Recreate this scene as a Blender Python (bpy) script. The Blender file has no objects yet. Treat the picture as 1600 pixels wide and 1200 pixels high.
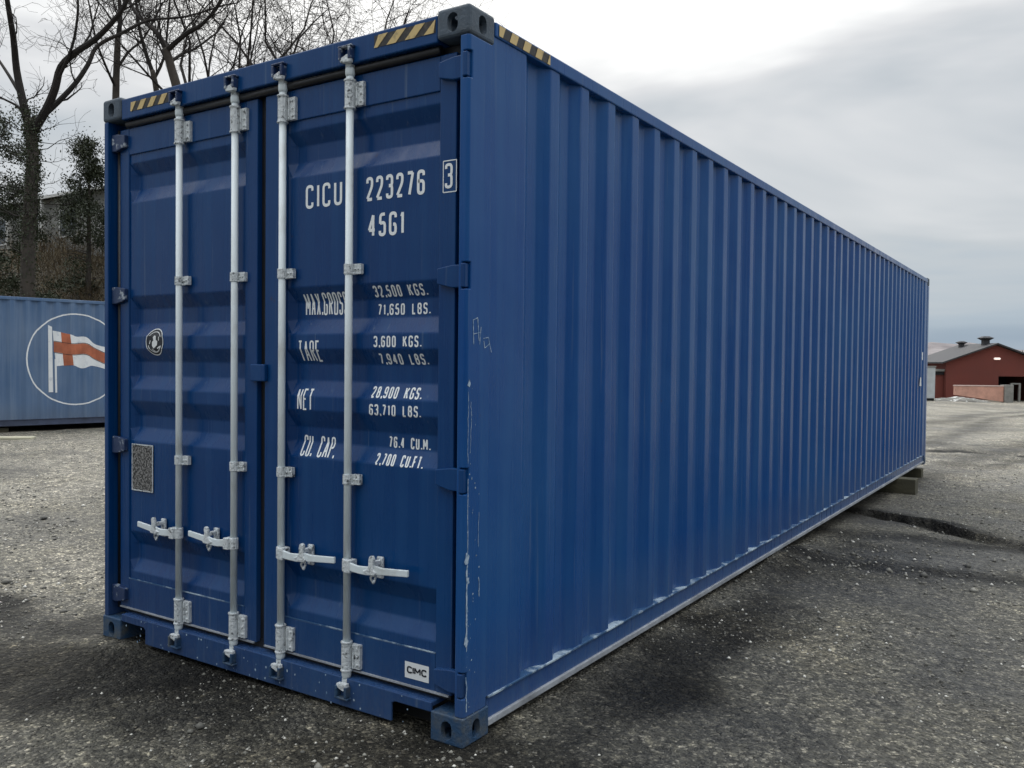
import bpy, bmesh, math, random
import numpy as np
from mathutils import Vector, Matrix
sc = bpy.context.scene
COL = sc.collection
PI = math.pi
# ------------------------------------------------------------------ camera
CAM = (4.418, -2.696, 1.515)
YAW, PITCH, ROLL, FPX = 0.58027, -0.024757, 0.010839, 1350.1
def cam_axes():
    cy, sy, cp, sp = math.cos(YAW), math.sin(YAW), math.cos(PITCH), math.sin(PITCH)
    f = Vector((-sy*cp, cy*cp, sp)); rt = Vector((cy, sy, 0)); up = rt.cross(f)
    c, s = math.cos(ROLL), math.sin(ROLL)
    return c*rt + s*up, -s*rt + c*up, f
CR, CU, CF = cam_axes()
cd = bpy.data.cameras.new("camera"); cam = bpy.data.objects.new("camera", cd); COL.objects.link(cam)
cam.matrix_world = Matrix(((CR.x, CU.x, -CF.x, CAM[0]), (CR.y, CU.y, -CF.y, CAM[1]), (CR.z, CU.z, -CF.z, CAM[2]), (0, 0, 0, 1)))
cd.sensor_width = 36; cd.lens = 36*FPX/1600; cd.clip_start = 0.05; cd.clip_end = 8000
sc.camera = cam
# ------------------------------------------------------------------ sky and sun (overcast, bright side behind the container)
SUN_AZ = Vector((-0.62, 0.78, 0)).normalized(); SUN_EL = math.radians(42)
sundir = Vector((SUN_AZ.x*math.cos(SUN_EL), SUN_AZ.y*math.cos(SUN_EL), math.sin(SUN_EL)))
w = bpy.data.worlds.new("World"); sc.world = w; w.use_nodes = True
nt = w.node_tree; nt.nodes.clear()
def N(nt, t, **kw):
    n = nt.nodes.new(t)
    for k, v in kw.items():
        if k.startswith('i_'): n.inputs[k[2:].replace('_', ' ')].default_value = v
        elif k.startswith('n'): n.inputs[int(k[1:])].default_value = v
        else: setattr(n, k, v)
    return n
def LK(nt, a, b): nt.links.new(a, b)
def ramp(nt, fac, stops):
    r = nt.nodes.new('ShaderNodeValToRGB'); e = r.color_ramp.elements
    while len(e) < len(stops): e.new(0.5)
    for el, (p, c) in zip(e, stops):
        el.position = p; el.color = (*c, 1) if len(c) == 3 else c
    LK(nt, fac, r.inputs[0]); return r.outputs[0]
def mixc(nt, fac, a, b, mode='MIX'):
    m = nt.nodes.new('ShaderNodeMix'); m.data_type = 'RGBA'; m.blend_type = mode
    for i, v in ((0, fac), (6, a), (7, b)):
        if hasattr(v, 'is_linked') or hasattr(v, 'links'): LK(nt, v, m.inputs[i])
        else: m.inputs[i].default_value = v if i == 0 else ((*v, 1) if len(v) == 3 else v)
    return m.outputs[2]
def mth(nt, op, a, b=0.0, clamp=False):
    m = nt.nodes.new('ShaderNodeMath'); m.operation = op; m.use_clamp = clamp
    for i, v in ((0, a), (1, b)):
        if hasattr(v, 'links'): LK(nt, v, m.inputs[i])
        else: m.inputs[i].default_value = v
    return m.outputs[0]
tc = N(nt, 'ShaderNodeTexCoord'); sep = N(nt, 'ShaderNodeSeparateXYZ'); LK(nt, tc.outputs['Generated'], sep.inputs[0])
azn = mth(nt, 'ARCTAN2', sep.outputs[0], sep.outputs[1])
cmb = N(nt, 'ShaderNodeCombineXYZ'); LK(nt, azn, cmb.inputs[0]); LK(nt, sep.outputs[2], cmb.inputs[1])
mp = N(nt, 'ShaderNodeMapping'); mp.inputs['Rotation'].default_value = (0, 0, 0.12); mp.inputs['Scale'].default_value = (1.25, 4.6, 1); mp.inputs['Location'].default_value = (0.3, 2.2, 0)
nz = N(nt, 'ShaderNodeTexNoise', i_Scale=1.0, i_Detail=5.0, i_Roughness=0.5, i_Distortion=0.4)
LK(nt, cmb.outputs[0], mp.inputs[0]); LK(nt, mp.outputs[0], nz.inputs[0])
vd = N(nt, 'ShaderNodeVectorMath', operation='DOT_PRODUCT'); vd.inputs[1].default_value = sundir; LK(nt, tc.outputs['Generated'], vd.inputs[0])
glow = N(nt, 'ShaderNodeMapRange', n1=0.82, n2=0.975, n3=0.0, n4=0.5); glow.interpolation_type = 'SMOOTHSTEP'; LK(nt, vd.outputs['Value'], glow.inputs[0])
elv = N(nt, 'ShaderNodeMapRange', n1=0.0, n2=0.40, n3=-0.24, n4=0.13); LK(nt, sep.outputs[2], elv.inputs[0])
nzs = mth(nt, 'MULTIPLY', mth(nt, 'SUBTRACT', nz.outputs[0], 0.48), 2.1)
val = mth(nt, 'ADD', mth(nt, 'ADD', mth(nt, 'ADD', nzs, 0.46), elv.outputs[0]), glow.outputs[0], True)
cloud = ramp(nt, val, [(0.08, (0.215, 0.28, 0.355)), (0.28, (0.30, 0.36, 0.42)), (0.46, (0.40, 0.43, 0.455)), (0.66, (0.54, 0.55, 0.56)), (0.98, (0.90, 0.90, 0.88))])
zen = N(nt, 'ShaderNodeMapRange', n1=0.42, n2=0.85, n3=1.0, n4=3.2); zen.interpolation_type = 'SMOOTHSTEP'; LK(nt, sep.outputs[2], zen.inputs[0])
sky = N(nt, 'ShaderNodeTexSky', sky_type='NISHITA', sun_disc=False, sun_elevation=SUN_EL, sun_rotation=math.atan2(sundir.x, sundir.y), air_density=1.0, dust_density=2.0)
bg1 = N(nt, 'ShaderNodeBackground', i_Strength=0.05); LK(nt, sky.outputs[0], bg1.inputs[0])
vd2 = N(nt, 'ShaderNodeVectorMath', operation='DOT_PRODUCT'); vd2.inputs[1].default_value = -SUN_AZ; LK(nt, tc.outputs['Generated'], vd2.inputs[0])
away = N(nt, 'ShaderNodeMapRange', n1=0.1, n2=0.9, n3=1.1, n4=0.72); away.interpolation_type = 'SMOOTHSTEP'; LK(nt, vd2.outputs['Value'], away.inputs[0])
bg2 = N(nt, 'ShaderNodeBackground', i_Strength=1.0); LK(nt, cloud, bg2.inputs[0]); LK(nt, mth(nt, 'MULTIPLY', zen.outputs[0], away.outputs[0]), bg2.inputs[1])
mx = N(nt, 'ShaderNodeMixShader', n0=0.9); LK(nt, bg1.outputs[0], mx.inputs[1]); LK(nt, bg2.outputs[0], mx.inputs[2])
wo = N(nt, 'ShaderNodeOutputWorld'); LK(nt, mx.outputs[0], wo.inputs[0])
ld = bpy.data.lights.new("sun", 'SUN'); ld.energy = 0.8; ld.angle = math.radians(24); ld.color = (1, 0.97, 0.93)
lo = bpy.data.objects.new("sun", ld); COL.objects.link(lo); lo.rotation_euler = (-sundir).to_track_quat('-Z', 'Y').to_euler(); lo.location = (0, 0, 60)
sc.view_settings.view_transform = 'Standard'; sc.view_settings.look = 'None'; sc.view_settings.exposure = 0.4; sc.view_settings.gamma = 1
# ------------------------------------------------------------------ places: right / forward metres seen from the photographer's feet
cyw, syw = math.cos(YAW), math.sin(YAW)
def RF(r, f): return (CAM[0] + r*cyw - f*syw, CAM[1] + r*syw + f*cyw)
def to_rf(x, y):
    dx, dy = x - CAM[0], y - CAM[1]
    return dx*cyw + dy*syw, -dx*syw + dy*cyw
def at(u, v, f):                       # a point f metres ahead
    d = CR*((u-800)/FPX) - CU*((v-600)/FPX) + CF
    h = -d.x*syw + d.y*cyw
    return Vector(CAM) + d*(f/h)
def ss(x, a, b):
    t = np.clip((np.asarray(x, float)-a)/(b-a), 0, 1); return t*t*(3-2*t)
_rg = np.random.RandomState(5); _T = _rg.rand(256, 256)
def vn(x, y):
    x = np.asarray(x, float); y = np.asarray(y, float)
    xi = np.floor(x).astype(int); yi = np.floor(y).astype(int); fx = x-xi; fy = y-yi
    fx = fx*fx*(3-2*fx); fy = fy*fy*(3-2*fy)
    a = _T[xi & 255, yi & 255]; b = _T[(xi+1) & 255, yi & 255]; c = _T[xi & 255, (yi+1) & 255]; d = _T[(xi+1) & 255, (yi+1) & 255]
    return (a*(1-fx)+b*fx)*(1-fy) + (c*(1-fx)+d*fx)*fy
def fbm(x, y, o=4):
    s = 0; a = 0.5; t = 0
    for i in range(o):
        s = s + a*vn(x*2**i+13.7*i, y*2**i+7.1*i); t += a; a *= 0.5
    return s/t
def seg_d(r, f, a, b):
    ax, ay = a; bx, by = b; dx, dy = bx-ax, by-ay; L2 = dx*dx+dy*dy
    t = np.clip(((r-ax)*dx+(f-ay)*dy)/L2, 0, 1)
    ex, ey = r-ax-t*dx, f-ay-t*dy
    return np.sqrt(ex*ex+ey*ey), np.sign(dx*(f-ay)-dy*(r-ax))
def path_d(r, f, pts):
    best = None; sg = None
    for a, b in zip(pts[:-1], pts[1:]):
        d, s = seg_d(r, f, a, b)
        if best is None: best, sg = d, s
        else:
            m = d < best; best = np.where(m, d, best); sg = np.where(m, s, sg)
    return best, sg
LIP = [(3.55, 10.2), (4.07, 9.75), (4.42, 9.15), (4.63, 8.45), (4.9, 7.5)]
STK = [(1.9, 7.25), (3.03, 6.65), (3.75, 6.3), (5.0, 5.9)]
FAR1 = [(8.6, 17.6), (9.3, 17.9), (10.6, 16.4), (12, 14.8)]
FAR2 = [(8.6, 19.5), (11.5, 19.2), (16, 18)]
TR1 = [(5.5, 12.5), (8, 15.5), (13, 21), (20, 27), (36, 33)]
TR3 = [(9.1, 18.7), (10.6, 21), (12.8, 24), (19, 34), (30, 46)]
TR4 = [(13.5, 28.5), (16, 31), (21, 39), (40, 60)]
TR2 = [(7.3, 14.2), (11, 17.2), (16, 21.4), (26, 26)]
def gz(x, y):
    x = np.asarray(x, float); y = np.asarray(y, float)
    r, f = to_rf(x, y)
    z = -0.17*ss(y, 2.5, 9.5)*ss(x, -4, 0.5) + 0.05*ss(-x, 3, 9)
    z = z - 1.2*ss(f, 16, 74)*ss(r, -6, 12)
    z = z + 6.8*ss(f, 23, 44)*ss(-r, -7, 3)*(1+0.12*(fbm(x*0.25, y*0.25)-0.5))
    inside = ss(x, -0.5, 0.1)*(1-ss(x, 2.45, 2.75))*ss(y, -0.3, 0.0)*(1-ss(y, 12.3, 13))
    z = z + (0.05*(fbm(x*0.7, y*0.7, 3)-0.5) + 0.03*(fbm(x*2.3+9, y*2.3)-0.5))*(1-inside) * np.minimum(1, 0.6+f*0.05) - 0.012*(1-inside)
    z = z + 0.016*(fbm(x*7, y*7, 2)-0.5)*ss(-f, -22, -14)*(1-inside)
    wob = (fbm(x*4, y*4, 4)-0.5)*0.36
    d, s = path_d(r, f, LIP); sd = d*s + wob*0.7
    fade = ss(r, 3.7, 4.2)*(1-ss(r, 4.45, 4.9))
    z = z + fade*(0.035*ss(sd, -0.03, 0.0)*(1-ss(sd, 0.0, 0.9)) - 0.055*ss(sd, -0.40, -0.10)*(1-ss(sd, -0.05, 0.0)))
    for P, a, wd in ((STK, 0.02, 0.16), (FAR1, 0.05, 0.3), (FAR2, 0.04, 0.35), (TR1, 0.03, 0.4), (TR2, 0.03, 0.3)):
        d, s = path_d(r, f, P); z = z - a*np.exp(-((d+wob)/wd)**2)
    # earth pushed up against the long side and round the left front corner
    z = z + 0.075*np.exp(-((x-2.52)/0.16)**2)*np.exp(-((y-4.35)/0.45)**2)*(0.4+1.2*fbm(x*9, y*9, 3))
    z = z + 0.03*np.exp(-((x+0.15)/0.5)**2-((y+0.2)/0.5)**2)*fbm(x*6, y*6, 3)
    return z
# ------------------------------------------------------------------ materials
def mat(name, base=(0.5, 0.5, 0.5), rough=0.5, metal=0.0, spec=0.5, coat=0.0, var=0.0, vscale=4.0, bump=0.0, bscale=60.0, alt=None, altpos=(0.5, 0.6), stretch=None):
    m = bpy.data.materials.new(name); m.use_nodes = True; t = m.node_tree; b = t.nodes['Principled BSDF']
    b.inputs['Base Color'].default_value = (*base, 1); b.inputs['Roughness'].default_value = rough; b.inputs['Metallic'].default_value = metal
    b.inputs['Specular IOR Level'].default_value = spec; b.inputs['Coat Weight'].default_value = coat; b.inputs['Coat Roughness'].default_value = 0.15
    tcn = N(t, 'ShaderNodeTexCoord'); src = tcn.outputs['Object']
    if stretch:
        mpn = N(t, 'ShaderNodeMapping'); mpn.inputs['Scale'].default_value = stretch; LK(t, src, mpn.inputs[0]); src = mpn.outputs[0]
    if var or alt:
        nz = N(t, 'ShaderNodeTexNoise', i_Scale=vscale, i_Detail=6.0, i_Roughness=0.62); LK(t, src, nz.inputs[0])
        if alt: c = ramp(t, nz.outputs[0], [(altpos[0], base), (altpos[1], alt)])
        else:
            lo_ = tuple(c*(1-var) for c in base); hi_ = tuple(min(1, c*(1+var)) for c in base)
            c = ramp(t, nz.outputs[0], [(0.3, lo_), (0.7, hi_)])
        LK(t, c, b.inputs['Base Color'])
        rr = N(t, 'ShaderNodeMapRange', n1=0.3, n2=0.7, n3=max(0, rough-0.08), n4=min(1, rough+0.1)); LK(t, nz.outputs[0], rr.inputs[0]); LK(t, rr.outputs[0], b.inputs['Roughness'])
    if bump:
        n2 = N(t, 'ShaderNodeTexNoise', i_Scale=bscale, i_Detail=5.0, i_Roughness=0.6); LK(t, tcn.outputs['Object'], n2.inputs[0])
        bp = N(t, 'ShaderNodeBump', i_Strength=bump, i_Distance=0.01); LK(t, n2.outputs[0], bp.inputs['Height']); LK(t, bp.outputs[0], b.inputs['Normal'])
    return m
def paint_mat(name, base, dusty, rough, low_dirt=0.0):
    """weathered container paint: large soft fading, vertical water streaks, fine scuffs, orange peel"""
    m = mat(name, base, rough, coat=0.0, spec=0.27); t = m.node_tree; b = t.nodes['Principled BSDF']; tcn = N(t, 'ShaderNodeTexCoord'); src = tcn.outputs['Object']
    big = N(t, 'ShaderNodeTexNoise', i_Scale=0.9, i_Detail=4.0); LK(t, src, big.inputs[0])
    mp1 = N(t, 'ShaderNodeMapping'); mp1.inputs['Scale'].default_value = (14, 14, 0.55); LK(t, src, mp1.inputs[0])
    st = N(t, 'ShaderNodeTexNoise', i_Scale=1.0, i_Detail=5.0, i_Roughness=0.6); LK(t, mp1.outputs[0], st.inputs[0])
    fine = N(t, 'ShaderNodeTexNoise', i_Scale=55.0, i_Detail=6.0, i_Roughness=0.75); LK(t, src, fine.inputs[0])
    c = mixc(t, mth(t, 'MULTIPLY', mth(t, 'SUBTRACT', big.outputs[0], 0.38, True), 1.5), base, dusty)
    c = mixc(t, mth(t, 'MULTIPLY', mth(t, 'SUBTRACT', st.outputs[0], 0.46, True), 2.0), c, dusty)
    c = mixc(t, mth(t, 'MULTIPLY', mth(t, 'GREATER_THAN', fine.outputs[0], 0.73), 0.18), c, (0.35, 0.42, 0.5))
    rn = N(t, 'ShaderNodeTexNoise', i_Scale=9.0, i_Detail=8.0, i_Roughness=0.7); LK(t, src, rn.inputs[0])
    c = mixc(t, mth(t, 'MULTIPLY', mth(t, 'SUBTRACT', rn.outputs[0], 0.68, True), 6.0, True), c, (0.07, 0.035, 0.02))
    mp2 = N(t, 'ShaderNodeMapping'); mp2.inputs['Scale'].default_value = (42, 42, 0.9); LK(t, src, mp2.inputs[0])
    s2 = N(t, 'ShaderNodeTexNoise', i_Scale=1.0, i_Detail=4.0, i_Roughness=0.6); LK(t, mp2.outputs[0], s2.inputs[0])
    c = mixc(t, mth(t, 'MULTIPLY', mth(t, 'SUBTRACT', s2.outputs[0], 0.62, True), 2.2, True), c, (0.17, 0.22, 0.28))
    if low_dirt:
        sp = N(t, 'ShaderNodeSeparateXYZ'); LK(t, src, sp.inputs[0])
        dm = N(t, 'ShaderNodeMapRange', n1=0.02, n2=0.5, n3=low_dirt, n4=0.0); LK(t, sp.outputs[2], dm.inputs[0])
        c = mixc(t, mth(t, 'MULTIPLY', dm.outputs[0], fine.outputs[0]), c, (0.16, 0.17, 0.17))
    LK(t, c, b.inputs['Base Color'])
    rr = N(t, 'ShaderNodeMapRange', n1=0.3, n2=0.7, n3=rough-0.07, n4=rough+0.12); LK(t, st.outputs[0], rr.inputs[0]); LK(t, rr.outputs[0], b.inputs['Roughness'])
    wv = N(t, 'ShaderNodeTexNoise', i_Scale=2.4, i_Detail=2.5); LK(t, src, wv.inputs[0])
    bp0 = N(t, 'ShaderNodeBump', i_Strength=0.22, i_Distance=0.04); LK(t, wv.outputs[0], bp0.inputs['Height'])
    bp = N(t, 'ShaderNodeBump', i_Strength=0.12, i_Distance=0.002); LK(t, fine.outputs[0], bp.inputs['Height']); LK(t, bp0.outputs[0], bp.inputs['Normal']); LK(t, bp.outputs[0], b.inputs['Normal'])
    return m
M = {}
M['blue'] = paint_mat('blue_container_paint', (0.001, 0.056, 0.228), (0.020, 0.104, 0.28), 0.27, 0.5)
M['door'] = paint_mat('blue_paint_shaded', (0.001, 0.036, 0.146), (0.008, 0.066, 0.20), 0.25, 0.4)  # container blue again, shade of the door end put into the colour
M['scuff'] = mat('scuffed_blue', (0.03, 0.09, 0.2), 0.55, alt=(0.42, 0.52, 0.6), altpos=(0.48, 0.60), vscale=6.5)
M['faded'] = paint_mat('faded_blue_paint', (0.080, 0.150, 0.28), (0.20, 0.27, 0.38), 0.5, 0.8)
M['fadedrail'] = mat('faded_rail_paint', (0.05, 0.065, 0.11), 0.6, var=0.4, vscale=3)
M['cast'] = mat('grey_cast_steel', (0.060, 0.085, 0.115), 0.6, var=0.35, vscale=12, bump=0.4, bscale=90)
M['castlow'] = mat('blue_cast_steel', (0.02, 0.06, 0.13), 0.55, alt=(0.09, 0.1, 0.1), altpos=(0.45, 0.7), vscale=14, bump=0.5, bscale=90)
M['keeper'] = mat('chipped_keeper_paint', (0.015, 0.035, 0.10), 0.4, alt=(0.4, 0.45, 0.5), altpos=(0.56, 0.64), vscale=28, bump=0.3)
M['pale'] = mat('pale_lip', (0.30, 0.32, 0.35), 0.6, var=0.35, vscale=5, bump=0.3)  # pale grey of the rail's bottom lip and the door's bottom edge
M['galv'] = mat('galvanised_steel', (0.70, 0.77, 0.80), 0.42, metal=0.0, alt=(0.42, 0.43, 0.41), altpos=(0.50, 0.80), vscale=7, stretch=(1, 1, 0.5), bump=0.15, bscale=130)
M['galvr'] = mat('rough_galvanised_casting', (0.66, 0.70, 0.72), 0.5, metal=0.15, alt=(0.10, 0.11, 0.12), altpos=(0.55, 0.66), vscale=45, bump=0.9, bscale=70)
M['black'] = mat('black_rubber', (0.012, 0.012, 0.014), 0.42, var=0.3, bump=0.2)
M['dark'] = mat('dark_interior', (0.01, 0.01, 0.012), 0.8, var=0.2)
M['white'] = mat('white_marking_paint', (0.82, 0.85, 0.86), 0.55, alt=(0.4, 0.5, 0.6), altpos=(0.62, 0.72), vscale=60)
M['sticker'] = mat('white_sticker', (0.75, 0.77, 0.78), 0.4, var=0.05)
M['ink'] = mat('black_ink', (0.01, 0.012, 0.02), 0.5, var=0.2)
M['yellow'] = mat('worn_yellow_tape', (0.62, 0.46, 0.20), 0.55, alt=(0.30, 0.24, 0.13), altpos=(0.52, 0.75), vscale=40)
M['tapeblk'] = mat('black_tape', (0.02, 0.018, 0.018), 0.55, alt=(0.09, 0.08, 0.06), altpos=(0.5, 0.75), vscale=40)
M['scratch'] = mat('scraped_paint', (0.42, 0.52, 0.62), 0.5, alt=(0.12, 0.22, 0.36), altpos=(0.45, 0.62), vscale=60)
M['logored'] = mat('orange_red_flag_paint', (0.46, 0.14, 0.07), 0.6, var=0.25)
M['logowhite'] = mat('white_flag_paint', (0.85, 0.87, 0.88), 0.6, alt=(0.5, 0.55, 0.62), altpos=(0.56, 0.8), vscale=7)
M['plate'] = mat('speckled_data_plate', (0.32, 0.31, 0.30), 0.42, metal=0.5, alt=(0.05, 0.05, 0.05), altpos=(0.47, 0.53), vscale=85, bump=0.8, bscale=80)
M['wood'] = mat('old_timber', (0.075, 0.07, 0.045), 0.85, var=0.4, vscale=5, bump=0.8, bscale=30, stretch=(0.4, 3, 3))
M['palewood'] = mat('pale_plank', (0.50, 0.48, 0.36), 0.8, var=0.2, bump=0.6, stretch=(0.4, 3, 3))
M['bark'] = mat('bark', (0.055, 0.046, 0.038), 0.9, var=0.5, vscale=3, bump=1.0, bscale=9)
M['twig'] = mat('twig_bark', (0.022, 0.018, 0.016), 0.9, var=0.5, vscale=0.7)
M['leaf'] = mat('dark_evergreen_leaf', (0.020, 0.030, 0.013), 0.6, alt=(0.05, 0.06, 0.025), altpos=(0.4, 0.7), vscale=2.0)
M['ivy'] = mat('ivy_leaf', (0.022, 0.034, 0.012), 0.6, alt=(0.055, 0.065, 0.025), altpos=(0.45, 0.7), vscale=5.0)
M['brush'] = mat('brown_brush', (0.085, 0.060, 0.032), 0.9, alt=(0.24, 0.20, 0.125), altpos=(0.48, 0.7), vscale=1.6)
M['housewall'] = mat('grey_boarding', (0.26, 0.26, 0.245), 0.8, var=0.3, vscale=1.2, stretch=(0.5, 0.5, 9), bump=0.4, bscale=6)
M['houseroof'] = mat('dark_roof_tiles', (0.045, 0.045, 0.05), 0.8, var=0.4, vscale=3, bump=0.8, bscale=9)
M['trimw'] = mat('white_trim', (0.6, 0.6, 0.58), 0.6, var=0.15)
M['glass'] = mat('dark_window_glass', (0.02, 0.025, 0.03), 0.08, var=0.2)
M['redwall'] = mat('oxblood_wall', (0.160, 0.042, 0.032), 0.85, var=0.12, vscale=0.6, bump=0.25, bscale=5)
M['barnroof'] = mat('black_felt_roof', (0.04, 0.04, 0.045), 0.75, var=0.4, vscale=2, bump=0.4, bscale=6)
M['salmon'] = mat('salmon_rendered_wall', (0.62, 0.34, 0.26), 0.85, var=0.2, vscale=1.5, bump=0.4, bscale=8)
M['saltop'] = mat('bleached_wall_cap', (0.62, 0.47, 0.42), 0.8, var=0.15)
M['concrete'] = mat('grey_concrete', (0.24, 0.235, 0.22), 0.85, var=0.25, vscale=3, bump=0.5, bscale=12)
M['cabin'] = mat('dull_white_sheet', (0.48, 0.51, 0.53), 0.55, var=0.15, vscale=1.5, bump=0.2)
M['rubble'] = mat('pale_rubble', (0.15, 0.145, 0.13), 0.9, alt=(0.55, 0.55, 0.53), altpos=(0.55, 0.60), vscale=3, bump=0.6, bscale=12)
M['hill'] = mat('far_hill', (0.12, 0.105, 0.11), 0.95, alt=(0.26, 0.235, 0.235), altpos=(0.4, 0.65), vscale=0.05)
M['lamp'] = mat('wall_lamp_glass', (0.9, 0.8, 0.75), 0.4)
_b = M['lamp'].node_tree.nodes['Principled BSDF']; _b.inputs['Emission Color'].default_value = (1, 0.85, 0.75, 1); _b.inputs['Emission Strength'].default_value = 0.6

def ground_mat():
    m = bpy.data.materials.new('wet_asphalt_gravel'); m.use_nodes = True; t = m.node_tree; b = t.nodes['Principled BSDF']
    g = N(t, 'ShaderNodeTexCoord'); P = g.outputs['Object']
    a1 = N(t, 'ShaderNodeAttribute', attribute_name='pale'); a2 = N(t, 'ShaderNodeAttribute', attribute_name='mud_shade'); a3 = N(t, 'ShaderNodeAttribute', attribute_name='earth')
    big = N(t, 'ShaderNodeTexNoise', i_Scale=0.7, i_Detail=7.0, i_Roughness=0.6); LK(t, P, big.inputs[0])
    mid = N(t, 'ShaderNodeTexNoise', i_Scale=7.0, i_Detail=6.0, i_Roughness=0.65); LK(t, P, mid.inputs[0])
    vor = N(t, 'ShaderNodeTexVoronoi', i_Scale=85.0); LK(t, P, vor.inputs['Vector'])
    vor2 = N(t, 'ShaderNodeTexVoronoi', i_Scale=34.0); LK(t, P, vor2.inputs['Vector'])
    sepc = N(t, 'ShaderNodeSeparateColor'); LK(t, vor.outputs['Color'], sepc.inputs[0])
    sepd = N(t, 'ShaderNodeSeparateColor'); LK(t, vor2.outputs['Color'], sepd.inputs[0])
    c = ramp(t, big.outputs[0], [(0.34, (0.044, 0.043, 0.037)), (0.45, (0.088, 0.085, 0.072)), (0.56, (0.155, 0.148, 0.120)), (0.66, (0.24, 0.222, 0.172))])
    c = mixc(t, mth(t, 'MULTIPLY', mid.outputs[0], 0.55), c, ramp(t, mid.outputs[0], [(0.38, (0.03, 0.03, 0.03)), (0.6, (0.17, 0.163, 0.145))]))
    c = mixc(t, a1.outputs['Fac'], c, ramp(t, mid.outputs[0], [(0.32, (0.15, 0.142, 0.118)), (0.68, (0.42, 0.395, 0.335))]))
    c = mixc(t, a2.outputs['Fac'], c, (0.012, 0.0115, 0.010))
    c = mixc(t, a3.outputs['Fac'], c, ramp(t, mid.outputs[0], [(0.35, (0.035, 0.028, 0.016)), (0.65, (0.10, 0.085, 0.05))]))
    # aggregate: every stone its own grey
    gr = ramp(t, sepc.outputs[0], [(0.0, (0.35, 0.35, 0.35)), (0.6, (0.85, 0.85, 0.83)), (0.9, (1.5, 1.48, 1.42)), (0.97, (3.2, 3.1, 3.0))])
    c = mixc(t, 0.85, c, gr, 'MULTIPLY')
    gr2 = ramp(t, sepd.outputs[1], [(0.0, (0.6, 0.6, 0.6)), (0.8, (1.1, 1.1, 1.1)), (0.96, (2.0, 1.95, 1.85))])
    c = mixc(t, 0.6, c, gr2, 'MULTIPLY')
    gr3 = N(t, 'ShaderNodeTexNoise', i_Scale=19.0, i_Detail=5.0, i_Roughness=0.7); LK(t, P, gr3.inputs[0])
    c = mixc(t, 0.8, c, ramp(t, gr3.outputs[0], [(0.36, (0.45, 0.45, 0.45)), (0.52, (1.0, 1.0, 1.0)), (0.66, (1.7, 1.66, 1.55))]), 'MULTIPLY')
    LK(t, c, b.inputs['Base Color'])
    rr = N(t, 'ShaderNodeMapRange', n1=0.35, n2=0.65, n3=0.42, n4=0.8); LK(t, big.outputs[0], rr.inputs[0])
    LK(t, rr.outputs[0], b.inputs['Roughness'])
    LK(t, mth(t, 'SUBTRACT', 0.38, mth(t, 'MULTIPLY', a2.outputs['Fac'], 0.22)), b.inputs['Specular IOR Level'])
    h = mth(t, 'ADD', mth(t, 'MULTIPLY', vor.outputs['Distance'], -0.5), mth(t, 'MULTIPLY', vor2.outputs['Distance'], -0.7))
    peb = N(t, 'ShaderNodeTexNoise', i_Scale=26.0, i_Detail=4.0, i_Roughness=0.6); LK(t, P, peb.inputs[0])
    h = mth(t, 'ADD', mth(t, 'ADD', h, mth(t, 'MULTIPLY', mid.outputs[0], 2.2)), mth(t, 'MULTIPLY', peb.outputs[0], 2.0))
    bp = N(t, 'ShaderNodeBump', i_Strength=1.0, i_Distance=0.022); LK(t, h, bp.inputs['Height']); LK(t, bp.outputs[0], b.inputs['Normal'])
    return m
M['ground'] = ground_mat()
def island_mat(name, stops, rough=0.8, attr=None):
    m = bpy.data.materials.new(name); m.use_nodes = True; t = m.node_tree; b = t.nodes['Principled BSDF']
    g = N(t, 'ShaderNodeNewGeometry'); LK(t, ramp(t, g.outputs['Random Per Island'], stops), b.inputs['Base Color']); b.inputs['Roughness'].default_value = rough
    return m
M['stone'] = island_mat('loose_stones', [(0.0, (0.09, 0.088, 0.08)), (0.5, (0.15, 0.145, 0.125)), (0.86, (0.28, 0.27, 0.235)), (0.97, (0.70, 0.68, 0.62))], 0.75)
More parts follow.
